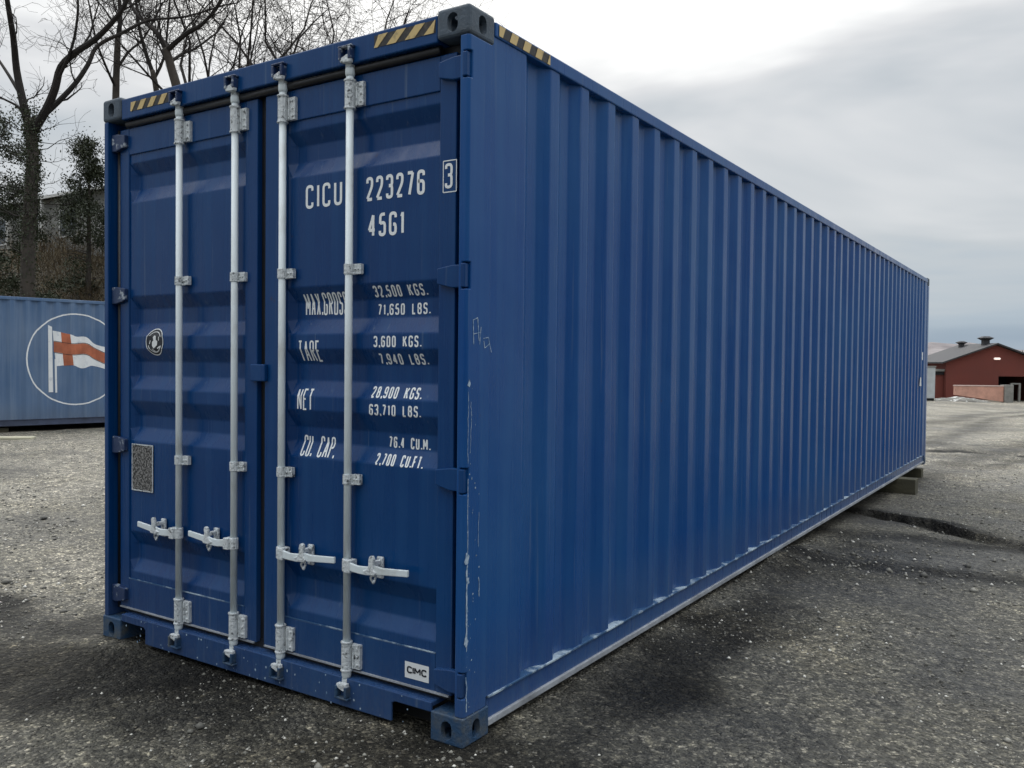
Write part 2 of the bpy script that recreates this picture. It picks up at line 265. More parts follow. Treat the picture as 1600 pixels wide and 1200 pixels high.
# ------------------------------------------------------------------ mesh helpers
class MB:
    def __init__(s): s.v = []; s.f = []
    def add(s, vs, fs):
        o = len(s.v); s.v.extend([tuple(p) for p in vs]); s.f.extend([tuple(i+o for i in q) for q in fs]); return s
    def box(s, x0, x1, y0, y1, z0, z1):
        return s.add([(x0,y0,z0),(x1,y0,z0),(x1,y1,z0),(x0,y1,z0),(x0,y0,z1),(x1,y0,z1),(x1,y1,z1),(x0,y1,z1)],
                     [(0,3,2,1),(4,5,6,7),(0,1,5,4),(1,2,6,5),(2,3,7,6),(3,0,4,7)])
    def tube(s, pts, rad, n=8, cap=True):
        pts = [Vector(p) for p in pts]; k = len(pts)
        if not hasattr(rad, '__len__'): rad = [rad]*k
        d0 = (pts[1]-pts[0]).normalized()
        a = d0.orthogonal().normalized(); vs = []
        for i, p in enumerate(pts):
            d = (pts[min(i+1, k-1)]-pts[max(i-1, 0)])
            d = d.normalized() if d.length > 1e-9 else d0
            a = (a - d*a.dot(d)); a = a.normalized() if a.length > 1e-6 else d.orthogonal().normalized(); b = d.cross(a)
            for j in range(n):
                t = 2*PI*j/n; vs.append(p + (a*math.cos(t)+b*math.sin(t))*rad[i])
        fs = [(i*n+j, i*n+(j+1) % n, (i+1)*n+(j+1) % n, (i+1)*n+j) for i in range(k-1) for j in range(n)]
        if cap: fs += [tuple(range(n-1, -1, -1)), tuple((k-1)*n+j for j in range(n))]
        return s.add(vs, fs)
    def prism(s, poly, fn, h0, h1):      # poly in 2D; fn(a,b,h) -> 3D point
        n = len(poly); vs = [fn(a, b, h0) for a, b in poly]+[fn(a, b, h1) for a, b in poly]
        return s.add(vs, [tuple(range(n-1, -1, -1)), tuple(range(n, 2*n))]+[(i, (i+1) % n, n+(i+1) % n, n+i) for i in range(n)])
    def build(s, name, m, parent=None, smooth=False, bevel=0.0, seg=2):
        me = bpy.data.meshes.new(name); me.from_pydata(s.v, [], s.f); me.update()
        bm = bmesh.new(); bm.from_mesh(me); bmesh.ops.recalc_face_normals(bm, faces=bm.faces); bm.to_mesh(me); bm.free()
        if m: me.materials.append(M[m] if isinstance(m, str) else m)
        o = bpy.data.objects.new(name, me); COL.objects.link(o)
        if parent: o.parent = parent
        if smooth:
            me.polygons.foreach_set('use_smooth', [True]*len(me.polygons))
        if bevel:
            md = o.modifiers.new('bevel', 'BEVEL'); md.width = bevel; md.segments = seg; md.limit_method = 'ANGLE'; md.angle_limit = math.radians(40)
        return o
def sub(pts, n=3):
    out = []
    P = [Vector(p) for p in pts]
    for i in range(len(P)-1):
        a = P[max(i-1, 0)]; b = P[i]; c = P[i+1]; d = P[min(i+2, len(P)-1)]
        for k in range(n):
            t = k/n; out.append(0.5*((2*b)+(c-a)*t+(2*a-5*b+4*c-d)*t*t+(3*b-a-3*c+d)*t**3))
    out.append(P[-1]); return out
XY = lambda a, b, h: (a, b, h)
XZ = lambda a, b, h: (a, h, b)
YZ = lambda a, b, h: (h, a, b)
def tag(o, label=None, cat=None, group=None, kind=None):
    if label: o['label'] = label
    if cat: o['category'] = cat
    if group: o['group'] = group
    if kind: o['kind'] = kind
    return o
def empty(name, loc=(0, 0, 0), rz=0.0):
    o = bpy.data.objects.new(name, None); COL.objects.link(o); o.location = loc; o.rotation_euler = (0, 0, rz); o.empty_display_size = 0.2; return o
def freeze(o):                           # bake modifiers into the mesh
    dg = bpy.context.evaluated_depsgraph_get(); me = bpy.data.meshes.new_from_object(o.evaluated_get(dg)); o.modifiers.clear(); o.data = me; return o
def cut(o, cutters):
    obs = []
    for c in cutters:
        k = c.build('cutter', None); obs.append(k)
        md = o.modifiers.new('b', 'BOOLEAN'); md.object = k; md.operation = 'DIFFERENCE'; md.solver = 'EXACT'
    bpy.context.view_layer.update(); freeze(o)
    for k in obs: bpy.data.objects.remove(k, do_unlink=True)
    return o
def stadium(w_, h_, n=8):                # upright rounded slot, centred
    r = w_/2; p = []
    for k in range(n+1): p.append((r*math.cos(PI*k/n), h_/2-r+r*math.sin(PI*k/n)))
    for k in range(n+1): p.append((-r*math.cos(PI*k/n), -(h_/2-r)-r*math.sin(PI*k/n)))
    return p
# ------------------------------------------------------------------ stroke lettering
G = {
'C': (.52, 1, [[(1,.78),(1,1),(0,1),(0,0),(1,0),(1,.22)]]), 'I': (.12, 0, [[(.5,0),(.5,1)]]), 'U': (.52, 1, [[(0,1),(0,0),(1,0),(1,1)]]),
'2': (.5, 1, [[(0,.78),(0,1),(1,1),(1,.62),(0,.04)],[(0,0),(1,0)]]), '3': (.5, 1, [[(0,.82),(0,1),(1,1),(1,.54),(.35,.54)],[(.35,.53),(1,.53),(1,0),(0,0),(0,.18)]]),
'7': (.5, 0, [[(0,1),(1,1),(.35,0)]]), '6': (.52, 1, [[(1,.8),(1,1),(0,1),(0,0),(1,0),(1,.56),(0,.56)]]), '4': (.56, 0, [[(.72,0),(.72,1),(0,.27),(1,.27)]]),
'5': (.5, 1, [[(1,1),(.08,1),(.05,.55)],[(.05,.57),(1,.6),(1,0),(0,0),(0,.2)]]), 'G': (.54, 1, [[(1,.78),(1,1),(0,1),(0,0),(1,0),(1,.46),(.55,.46)]]),
'1': (.3, 0, [[(.1,.80),(.75,.98)],[(.75,1),(.75,0)]]), 'M': (.66, 0, [[(0,0),(0,1),(.5,.3),(1,1),(1,0)]]), 'A': (.56, 0, [[(0,0),(.5,1),(1,0)],[(.18,.3),(.82,.3)]]),
'X': (.54, 0, [[(0,0),(1,1)],[(0,1),(1,0)]]), '.': (.1, 0, [[(.5,-.02),(.5,.12)]]), ',': (.1, 0, [[(.7,.12),(.2,-.12)]]),
'R': (.52, 1, [[(0,0),(0,1),(1,1),(1,.5),(0,.5)],[(.45,.5),(1,0)]]), 'O': (.54, 1, [[(.5,0),(0,0),(0,1),(1,1),(1,0),(.45,0)]]), '0': (.5, 1, [[(.5,0),(0,0),(0,1),(1,1),(1,0),(.45,0)]]),
'S': (.5, 1, [[(1,.8),(1,1),(0,1),(0,.53),(1,.5),(1,0),(0,0),(0,.2)]]), 'T': (.5, 0, [[(0,1),(1,1)],[(.5,1),(.5,0)]]), 'E': (.48, 0, [[(1,1),(0,1),(0,0),(1,0)],[(0,.52),(.8,.52)]]),
'N': (.54, 0, [[(0,0),(0,1),(1,0),(1,1)]]), 'K': (.54, 0, [[(0,0),(0,1)],[(1,1),(.05,.42)],[(.35,.6),(1,0)]]), 'L': (.46, 0, [[(0,1),(0,0),(1,0)]]),
'B': (.52, 1, [[(0,.5),(0,1),(.95,1),(.95,.53),(0,.53)],[(0,.55),(0,0),(1,0),(1,.52),(0,.52)]]), '9': (.52, 1, [[(0,.2),(0,0),(1,0),(1,1),(0,1),(0,.44),(1,.44)]]),
'8': (.5, 1, [[(.5,.53),(.05,.53),(.05,1),(.95,1),(.95,.53),(.5,.53)],[(.5,.52),(0,.52),(0,0),(1,0),(1,.52),(.5,.52)]]),
'F': (.48, 0, [[(1,1),(0,1),(0,0)],[(0,.52),(.8,.52)]]), 'P': (.52, 1, [[(0,0),(0,1),(1,1),(1,.48),(0,.48)]]), ' ': (.5, 0, []),
}
def rounded(pl, r):
    out = [pl[0]]
    for a, b, c in zip(pl[:-2], pl[1:-1], pl[2:]):
        a, b, c = Vector(a), Vector(b), Vector(c); l1 = (a-b).length; l2 = (c-b).length
        k1 = b+(a-b)*min(0.48, r/max(l1, 1e-6)); k2 = b+(c-b)*min(0.48, r/max(l2, 1e-6))
        for t in (0, .25, .5, .75, 1): out.append(tuple(k1*(1-t)**2+b*2*t*(1-t)+k2*t*t))
    out.append(pl[-1]); return out
def ribbon(pl, wd):
    P = [Vector(p) for p in pl]; Q = [P[0]]
    for p in P[1:]:
        if (p-Q[-1]).length > 1e-5: Q.append(p)
    P = Q; L = []; Rr = []
    for i, p in enumerate(P):
        d1 = (p-P[i-1]).normalized() if i else None; d2 = (P[i+1]-p).normalized() if i < len(P)-1 else None
        if d1 is None: nrm = Vector((-d2.y, d2.x)); s = 1
        elif d2 is None: nrm = Vector((-d1.y, d1.x)); s = 1
        else:
            n1 = Vector((-d1.y, d1.x)); n2 = Vector((-d2.y, d2.x)); nrm = n1+n2
            nrm = nrm.normalized() if nrm.length > 1e-3 else n1; s = min(2.2, 1/max(0.3, nrm.dot(n1)))
        L.append(p+nrm*wd*0.5*s); Rr.append(p-nrm*wd*0.5*s)
    k = len(P); vs = L+Rr; return vs, [(i, i+1, k+i+1, k+i) for i in range(k-1)]
def text2d(txt, x0, x1, z0, z1, sw=None, gap=0.2):
    """strokes of a word fitted in a box -> list of (verts2d, faces)"""
    H = z1-z0; ws = [G[c][0] for c in txt]; tot = sum(ws)+gap*(len(txt)-1); k = (x1-x0)/tot; sw = sw or H*0.125
    out = []; x = x0
    for c in txt:
        gw, rd, st = G[c]; gw *= k
        pls = []
        for pl in st:
            cur = [pl[0]]
            for i in range(1, len(pl)):
                cur.append(pl[i])
                if not rd and i < len(pl)-1:
                    d1 = Vector((pl[i][0]-pl[i-1][0], pl[i][1]-pl[i-1][1])); d2 = Vector((pl[i+1][0]-pl[i][0], pl[i+1][1]-pl[i][1])); d1.x *= gw/H; d2.x *= gw/H
                    if d1.dot(d2) < -0.2*d1.length*d2.length: pls.append(cur); cur = [pl[i]]
            pls.append(cur)
        for pl in pls:
            q = [(x+sw/2+a*max(gw-sw, 0.0005), z0+sw/2+b*(H-sw)) for a, b in pl]
            if rd: q = rounded(q, min(gw, H)*0.36)
            out.append(ribbon(q, sw))
        x += gw+gap*k
    return out
def decal(name, shapes, folds, depth, place, m, parent, lift=0.0012, axis=1):
    """flat shapes cut along the fold lines and laid on the folded sheet"""
    bm = bmesh.new()
    for i, (vs, fs) in enumerate(shapes):
        bv = [bm.verts.new((p[0], p[1], i*1.0)) for p in vs]
        for f in fs:
            try: bm.faces.new([bv[j] for j in f])
            except ValueError: pass
    no = (0, 1, 0) if axis == 1 else (1, 0, 0)
    for z in folds:
        co = (0, z, 0) if axis == 1 else (z, 0, 0)
        bmesh.ops.bisect_plane(bm, geom=bm.verts[:]+bm.edges[:]+bm.faces[:], plane_co=co, plane_no=no, dist=1e-6)
    for v in bm.verts:
        k = round(v.co.z); a, b = v.co.x, v.co.y; v.co = Vector(place(a, b, depth(a, b)-lift-0.00006*(k % 6)))
    me = bpy.data.meshes.new(name); bm.to_mesh(me); bm.free(); me.materials.append(M[m])
    o = bpy.data.objects.new(name, me); COL.objects.link(o); o.parent = parent; return o
# ------------------------------------------------------------------ shipping container
W = 2.438
def casting(parent, x0, y0, z0, sx, sy, sz, m):
    # sx: -1 outer face towards -x; sy: -1 outer face towards -y; sz: outer face down/up
    a, b, c = 0.162, 0.178, 0.118
    o = MB().box(x0, x0+a, y0, y0+b, z0, z0+c).build('corner_casting', m, parent, bevel=0.016 if sz > 0 else 0.007, seg=3)
    freeze(o)
    t = 0.026; cs = [MB().box(x0+t, x0+a-t, y0+t, y0+b-t, z0+t, z0+c-t)]
    cx, cy, cz = x0+a/2, y0+b/2, z0+c/2+(-0.004)
    st = stadium(0.052, 0.076)
    fy = y0 if sy < 0 else y0+b; fx = x0 if sx < 0 else x0+a; fz = z0 if sz < 0 else z0+c
    cs.append(MB().prism([(cx+p, cz+q) for p, q in st], XZ, fy-0.05, fy+0.05))
    cs.append(MB().prism([(cy+p, cz+q) for p, q in st], YZ, fx-0.05, fx+0.05))
    cs.append(MB().prism([(cx+p, cy+q) for p, q in stadium(0.062, 0.11)], XY, fz-0.05, fz+0.05))
    for k in cs: cut(o, [k])
    return o
def side_profile(L, first=0.42, pitch=0.28, dep=0.036, a=0.072, b=0.068, c=0.07):
    pts = [(0.16, 0)]; e = first
    while e+pitch < L-0.16:
        pts += [(e, 0), (e+b, dep), (e+b+c, dep), (e+b+c+b, 0)]; e += pitch
    pts.append((L-0.16, 0)); return pts
def prof(pts, y):
    for (a, d), (b, e) in zip(pts[:-1], pts[1:]):
        if a <= y <= b: return d+(e-d)*(y-a)/max(b-a, 1e-9)
    return 0.0
def container_body(root, L, H, paint, rail, lip, castm, castl, hinge_z=()):
    for sz, z0 in ((-1, 0.0), (1, H-0.118)):
        for sx, x0 in ((-1, 0.0), (1, W-0.162)):
            for sy, y0 in ((-1, 0.0), (1, L-0.178)):
                casting(root, x0, y0, z0, sx, sy, sz, castl if sz < 0 else castm)
    for mir in (0, 1):
        fx = (lambda x: x) if mir else (lambda x: W-x)
        # front posts: a forward lip, a recess for the hinge pins behind it
        poly = [(2.393, .004), (2.426, .004), (2.436, .014), (2.436, .16), (2.35, .16), (2.35, .10), (2.393, .10)]
        p = MB().prism([(fx(x), y) for x, y in poly], XY, 0.118, H-0.118).build('corner_post', paint if mir or not hinge_z else 'door', root)  # left post takes the darker door blue to stand in for its shade
        if hinge_z and mir:
            cs = []
            for hz in hinge_z:
                xs = sorted((fx(2.408), fx(2.4385))); cs.append(MB().box(xs[0], xs[1], -0.01, 0.028, hz-0.052, hz+0.052))
            cut(p, cs)
        md = p.modifiers.new('bevel', 'BEVEL'); md.width = 0.004; md.segments = 2; md.limit_method = 'ANGLE'
        xs = sorted((fx(2.30), fx(2.436)))
        MB().box(xs[0], xs[1], L-0.15, L-0.003, 0.118, H-0.118).build('corner_post', paint, root, bevel=0.006)
        pts = side_profile(L); mb = MB(); n = len(pts)
        zr = [0.156, H-0.078]
        vs = [(fx(2.431-d), y, z) for z in zr for y, d in pts]
        mb.add(vs, [(i, i+1, n+i+1, n+i) for i in range(n-1)])
        sp = mb.build('side_panel', paint, root)
        md = sp.modifiers.new('bend', 'BEVEL'); md.width = 0.006; md.segments = 2; md.limit_method = 'ANGLE'; md.angle_limit = math.radians(20)
        for a, b, z0, z1, nm, mm in ((2.378, 2.438, H-0.078, H-0.018, 'top_rail', paint),):
            xs = sorted((fx(a), fx(b))); MB().box(xs[0], xs[1], 0.178, L-0.178, z0, z1).build(nm, mm, root, bevel=0.006)
        xs = sorted((fx(2.405), fx(2.424))); r = MB().box(xs[0], xs[1], 0.178, L-0.178, 0.058, 0.146).build('bottom_rail', rail, root)
        xs = sorted((fx(2.372), fx(2.437))); MB().box(xs[0], xs[1], 0.178, L-0.178, 0.146, 0.156).build('rail_flange', lip[0], root, bevel=0.002)
        xs = sorted((fx(2.35), fx(2.4365))); MB().box(xs[0], xs[1], 0.178, L-0.178, 0.030, 0.058).build('rail_lip', lip[1], root, bevel=0.004)
    # roof: cross corrugated sheet
    mb = MB(); ys = []; y = 0.14; k = 0
    while y < L-0.14: ys.append((y, H-0.024-(0.018 if (k//2) % 2 else 0))); y += 0.05 if k % 2 else 0.055; k += 1
    n = len(ys); mb.add([(x, yy, zz) for x in (0.06, W-0.06) for yy, zz in ys], [(i, i+1, n+i+1, n+i) for i in range(n-1)])
    mb.build('roof', paint, root)
    MB().box(0.06, W-0.06, 0.12, L-0.05, 0.10, 0.145).build('floor', 'dark', root)
    # far end wall
    mb = MB(); xs = []; x = 0.13; k = 0
    while x < W-0.13: xs.append((x, L-0.02-(0.045 if (k//2) % 2 else 0))); x += 0.055 if k % 2 else 0.11; k += 1
    xs.append((W-0.13, L-0.02)); n = len(xs)
    mb.add([(a, b, z) for z in (0.12, H-0.1) for a, b in xs], [(i, i+1, n+i+1, n+i) for i in range(n-1)]); mb.build('end_wall', paint, root)
    for za_, zb_ in ((H-0.115, H-0.02), (0.02, 0.14)): MB().box(0.16, W-0.16, L-0.11, L-0.004, za_, zb_).build('end_rail', paint, root, bevel=0.004)

H1, L1 = 2.896, 12.192
HZ = [2.665, 1.852, 1.05, 0.245]
box1 = empty('shipping_container')
tag(box1, 'large dark blue corrugated container in the foreground with four galvanised locking bars on its doors', 'shipping container')
container_body(box1, L1, H1, 'blue', 'blue', ('scuff', 'pale'), 'cast', 'castlow', HZ)
# header and sill
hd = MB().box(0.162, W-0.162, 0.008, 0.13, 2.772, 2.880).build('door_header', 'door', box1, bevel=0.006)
MB().tube([(0.17, 0.040, 2.752), (W-0.17, 0.040, 2.752)], 0.017, 10).build('rain_gutter', 'black', box1, smooth=True)
MB().box(0.10, W-0.10, 0.075, 0.12, 2.70, 2.772).build('header_seal', 'black', box1)
sill = MB().prism([(0.162, 0.148), (0.162, 0.108), (0.355, 0.108), (0.372, 0.098), (0.372, 0.022), (2.066, 0.022), (2.066, 0.098), (2.083, 0.108), (2.276, 0.108), (2.276, 0.148)], XZ, 0.006, 0.018).box(0.162, W-0.162, 0.0185, 0.13, 0.128, 0.1475).build('door_sill', 'door', box1, bevel=0.004)
MB().box(0.11, W-0.11, 0.068, 0.125, 0.148, 0.19).build('sill_seal', 'black', box1)
MB().box(0.17, W-0.17, 0.14, 0.15, 0.0, 0.10).build('shade_sheet', 'dark', box1)  # dark sheet behind the sill notches, in place of the shade underneath
# hazard tapes: black strip with slanted yellow bars
def hazard(x0, x1, z0, z1, place, first, step, wid, slant):
    t = decal('hazard_tape', [([(x0, z0), (x1, z0), (x1, z1), (x0, z1)], [(0, 1, 2, 3)])], [], lambda a, b: 0, place, 'tapeblk', box1, lift=0.0015)
    sh = []; x = first
    while x < x1:
        q = [(x, z0), (x+wid, z0), (x+wid+slant, z1), (x+slant, z1)]
        q = [(min(max(a, x0), x1), b) for a, b in q]
        if q[1][0] > q[0][0] or q[2][0] > q[3][0]: sh.append((q, [(0, 1, 2, 3)]))
        x += step
    d = decal('yellow_stripe', sh, [], lambda a, b: 0, place, 'yellow', t, lift=0.003)
    return t
PH = lambda a, b, d: (a, 0.008+d, b)
hazard(0.245, 0.585, 2.805, 2.852, PH, 0.215, 0.088, 0.044, 0.035)
hazard(1.945, 2.268, 2.812, 2.862, PH, 1.915, 0.098, 0.05, 0.055)
hazard(0.20, 0.60, H1-0.070, H1-0.026, lambda a, b, d: (2.438-d, a, b), 0.175, 0.10, 0.05, 0.02)
# --- doors
YD, YP, DEP = 0.045, 0.053, 0.034
ZF = [(2.595, 0), (2.550, 0), (2.486, 1), (2.412, 1), (2.341, 0), (1.846, 0), (1.779, 1), (1.701, 1), (1.632, 0), (1.567, 0), (1.50, 1), (1.424, 1), (1.354, 0),
      (1.291, 0), (1.212, 1), (1.147, 1), (1.078, 0), (0.593, 0), (0.520, 1), (0.440, 1), (0.377, 0), (0.333, 0)]
def pdepth(a, z):
    for (z1, d1), (z0, d0) in zip(ZF[:-1], ZF[1:]):
        if z0 <= z <= z1: return YP+DEP*(d0+(d1-d0)*(z-z0)/(z1-z0))
    return YD
def rod_kit(door, x, side, k):
    """locking bar with its brackets, guides, cams and lever; side=-1 lever to the left, +1 to the right"""
    y = 0.018
    b = MB().tube([(x, y, 0.16), (x, y, 2.755)], 0.0165, 14)
    for zc, s in ((2.742, 1), (0.165, -1)):
        b.tube([(x, y, zc-0.02), (x, y, zc-0.01), (x, y, zc+0.01), (x, y, zc+0.02)], [0.017, 0.021, 0.021, 0.017], 12)
    b.build('locking_bar', 'galv', door, smooth=True)
    for s, ze in ((1, 2.775), (-1, 0.128)):      # forked cam at each end
        cmb_ = MB().box(x-0.016, x+0.016, y-0.014, y+0.014, ze-0.022, ze+0.018)
        cmb_.prism([(x-0.026, ze+s*0.0), (x+0.030, ze-s*0.004), (x+0.034, ze+s*0.02), (x+0.012, ze+s*0.032), (x-0.010, ze+s*0.024), (x-0.030, ze+s*0.018)], XZ, -0.018, 0.004)
        cmb_.build('locking_cam', 'galvr', door, bevel=0.004)
    for z0, z1 in ((2.585, 2.71), (0.175, 0.305)):       # bearing brackets: sleeve, ribs, riveted flange
        m = MB().tube([(x, y, z0), (x, y, z0+0.008), (x, y, z0+0.0081), (x, y, z1-0.0081), (x, y, z1-0.008), (x, y, z1)], [0.026, 0.026, 0.0225, 0.0225, 0.026, 0.026], 12)
        m.box(x+0.015, x+0.066, 0.028, YD+0.002, z0+0.012, z1-0.012)
        m.box(x+0.030, x+0.036, 0.020, 0.030, z0+0.014, z1-0.014)
        for zz in (z0+0.03, (z0+z1)/2, z1-0.03): m.tube([(x+0.052, 0.030, zz), (x+0.052, 0.022, zz)], [0.0075, 0.005], 8)
        m.build('bearing_bracket', 'galvr', door, bevel=0.0015)
    for zc in (1.907, 1.006):
        m = MB().tube([(x, y, zc-0.022), (x, y, zc+0.022)], 0.0215, 12)
        m.box(x-0.028, x+0.030, 0.018, 0.043, zc-0.024, zc-0.016).box(x+0.016, x+0.060, 0.026, YD+0.001, zc-0.022, zc+0.022)
        for dx in (0.03, 0.048): m.tube([(x+dx, 0.027, zc), (x+dx, 0.019, zc)], [0.006, 0.004], 8)
        m.build('bar_guide', 'galvr', door, bevel=0.002)
    zh = 0.638; s = side
    m = MB().box(min(x+s*0.008, x+s*0.042), max(x+s*0.008, x+s*0.042), -0.014, 0.036, zh-0.030, zh+0.026)     # hub clamp
    m.tube([(x, y, zh-0.03), (x, y, zh+0.026)], 0.022, 12)
    m.build('handle_hub', 'galvr', door, bevel=0.004)
    # lever: slim neck, dip through the catch, flat hand grip
    path = [(0.030, -0.004, 0.0), (0.085, -0.012, -0.004), (0.130, -0.014, -0.002), (0.165, -0.012, 0.006), (0.200, -0.006, 0.004), (0.300, 0.004, 0.010), (0.322, 0.004, 0.012)]
    hw = [0.018, 0.016, 0.018, 0.020, 0.015, 0.014, 0.014]; m = MB(); vs = []
    for (dx, yy, dz), h in zip(path, hw):
        dx *= 1.10 if s > 0 else 1.0
        for a, b in ((-.006, -h), (.006, -h), (.006, h), (-.006, h)): vs.append((x+s*dx, yy+a, zh+dz+b))
    n = len(path); fs = [(i*4+j, i*4+(j+1) % 4, i*4+4+(j+1) % 4, i*4+4+j) for i in range(n-1) for j in range(4)]+[(0, 1, 2, 3), tuple(4*n-4+j for j in range(4))]
    m.add(vs, fs).build('door_handle', 'galv', door, bevel=0.003)
    cx = x+s*(0.170 if s > 0 else 0.155)
    horn = [(-.046, -.004), (-.024, .006), (-.012, .020), (-.011, .048), (-.006, .062), (.004, .068), (.014, .063), (.018, .052), (.014, .038), (.016, .012), (.030, -.004), (.022, -.016), (-.02, -.018)]
    m = MB().prism([(cx+s*a, zh+b) for a, b in horn], XZ, -0.024, -0.008)
    m.box(cx-0.010, cx+0.010, -0.0085, 0.034, zh+0.020, zh+0.040).box(cx-0.017, cx+0.017, 0.034, YD+0.002, zh-0.040, zh+0.052)
    m.build('handle_catch', 'galvr', door, bevel=0.004)
    ring = [(cx+0.011*math.cos(t*PI/6), -0.004+0.004*math.sin(t), zh-0.036+0.016*math.sin(t*PI/6)) for t in range(13)]
    MB().tube(ring, 0.0055, 6).build('seal_loop', 'galvr', door, smooth=True)
def make_door(x0, x1, p0, p1, hinge_x, rods, side):
    m = MB(); m.box(x0, p0, YD, 0.10, 0.175, 2.735).box(p1, x1, YD, 0.10, 0.175, 2.735)
    m.box(p0, p1, YD, 0.098, 2.595, 2.735).box(p0, p1, YD, 0.098, 0.175, 0.333)
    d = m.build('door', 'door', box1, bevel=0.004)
    xs = [(p0-0.0005, 0), (p0+0.032, 1), (p1-0.008, 1), (p1+0.0005, 0)]; vs = []; nz_ = len(ZF)
    for x, e in xs:
        for z, k in ZF: vs.append((x, YP+DEP*k*e, z))
    pn = MB().add(vs, [(c*nz_+r, (c+1)*nz_+r, (c+1)*nz_+r+1, c*nz_+r+1) for c in range(3) for r in range(nz_-1)]).build('door_panel', 'door', d)
    md = pn.modifiers.new('bend', 'BEVEL'); md.width = 0.005; md.segments = 2; md.limit_method = 'ANGLE'; md.angle_limit = math.radians(15)
    # pale weld line along the bottom of the sheet and a pale bottom edge with sky light painted in
    MB().box(p0, p1, YD-0.001, YD+0.004, 0.3325, 0.337).build('weld_bead', 'scuff', d)
    MB().box(x0+0.01, x1-0.01, YD-0.008, YD+0.002, 0.171, 0.178).build('lit_drip_edge', 'pale', d)
    for x in rods: rod_kit(d, x, side, 0)
    for hz in HZ:
        inn, out = (hinge_x, 2.405) if side > 0 else (hinge_x, 0.050)
        lo_, hi_ = hz-0.045, hz+0.045
        hm = MB().prism([(inn, hz-0.028), (x1 if side > 0 else x0, lo_), (out, lo_), (out, hi_), (x1 if side > 0 else x0, hi_), (inn, hz+0.034)], XZ, 0.022, YD+0.003)
        a, b = sorted((out, out+(0.022 if side > 0 else -0.022)))
        if side > 0: hm.box(a, b, 0.0, 0.045, lo_-0.002, hi_+0.002)
        hm.build('hinge', 'keeper' if side < 0 else 'door', d, bevel=0.004)
    for hz in HZ:
        pass
    return d
dl = make_door(0.092, 1.186, 0.172, 1.100, 0.165, (0.637, 1.058), -1)
dr = make_door(1.239, 2.346, 1.382, 2.264, 2.272, (1.385, 1.799), 1)
for sx in (1, -1):
    fx = (lambda x: x) if sx > 0 else (lambda x: W-x)
    MB().tube([(fx(2.374), 0.062, 0.16), (fx(2.374), 0.062, 2.74)], 0.012, 8).build('hinge_pin', 'black', box1, smooth=True)
MB().box(1.186, 1.239, 0.072, 0.10, 0.17, 2.74).build('centre_seal', 'black', box1)
MB().box(1.160, 1.262, 0.024, YD+0.001, 1.415, 1.495).build('centre_catch', 'door', box1, bevel=0.005)
for x in (0.637, 1.058, 1.385, 1.799):
    for z0, z1, s in ((2.786, 2.836, 1), (0.070, 0.118, -1)):
        m = MB().box(x-0.034, x-0.020, -0.022, 0.010, z0, z1).box(x+0.020, x+0.034, -0.022, 0.010, z0, z1)
        zt = z1 if s > 0 else z0
        m.box(x-0.038, x+0.040, -0.020, 0.010, min(zt, zt+s*0.010), max(zt, zt+s*0.010))
        m.build('cam_keeper', 'keeper' if s > 0 else 'castlow', box1, bevel=0.004)
    MB().tube([(x+0.022, 0.008, 0.075), (x+0.022, -0.006, 0.075)], 0.007, 8).build('keeper_bolt', 'galv', box1, smooth=True)
# --- markings on the right door; (xa, za) measured against the plane of the castings, moved back on to the door sheet
def back(xa, za, y): return xa-(CAM[0]-xa)*y/2.697, za+(za-1.515)*y/2.697
FZ = [z for z, k in ZF]
def mark(name, txt, xa0, xa1, za0, za1, sw=None, gap=0.2, y=YP, dep=pdepth, parent=None, m='white'):
    x0, z0 = back(xa0, za0, y); x1, z1 = back(xa1, za1, y)
    tot = sum(G[c][0] for c in txt)+gap*(len(txt)-1); k = (x1-x0)/tot; at_ = 0; last = None
    for wd in txt.split(' '):                      # every word is a piece of its own
        ln = sum(G[c][0] for c in wd)+gap*(len(wd)-1)
        last = decal(name, text2d(wd, x0+at_*k, x0+(at_+ln)*k, z0, z1, sw, gap), FZ, dep, lambda a, b, d: (a, d, b), m, parent or dr); at_ += ln+gap+G[' '][0]+gap
    return last
mark('owner_code', 'CICU', 1.555, 1.775, 2.180, 2.284, 0.0135, 0.24)
mark('serial_number', '223276', 1.913, 2.227, 2.181, 2.281, 0.0135, 0.2)
mark('type_code', '45G1', 1.924, 2.122, 2.030, 2.127, 0.0135, 0.2)
mark('check_digit', '3', 2.333, 2.371, 2.190, 2.288, 0.0115, dep=lambda a, b: YD)
xa, za = back(2.319, 2.178, YD); xb, zb = back(2.383, 2.300, YD)
decal('check_digit_frame', [ribbon([(xa, za), (xb, za)], .004), ribbon([(xb, za), (xb, zb)], .004), ribbon([(xb, zb), (xa, zb)], .004), ribbon([(xa, zb), (xa, za)], .004)], [], lambda a, b: YD, lambda a, b, d: (a, d, b), 'white', dr)
S1, S2 = 0.0115, 0.0073
mark('weight_heading', 'MAX.GROSS', 1.524, 1.782, 1.714, 1.812, 0.0082, 0.16)
mark('weight_figures', '32,500 KGS.', 1.944, 2.225, 1.782, 1.829, S2)
mark('weight_figures', '71,650 LBS.', 1.953, 2.232, 1.707, 1.754, S2)
mark('tare_heading', 'TARE', 1.512, 1.643, 1.510, 1.603, 0.0082, 0.16)
mark('tare_figures', '3,600 KGS.', 1.960, 2.213, 1.573, 1.620, S2)
mark('tare_figures', '7,940 LBS.', 1.975, 2.230, 1.502, 1.547, S2)
mark('net_heading', 'NET', 1.507, 1.603, 1.295, 1.390, 0.0082, 0.16)
mark('net_figures', '28,900 KGS.', 1.942, 2.210, 1.362, 1.410, S2)
mark('net_figures', '63,710 LBS.', 1.937, 2.213, 1.289, 1.336, S2)
mark('capacity_heading', 'CU. CAP.', 1.520, 1.725, 1.090, 1.182, 0.0084, 0.14)
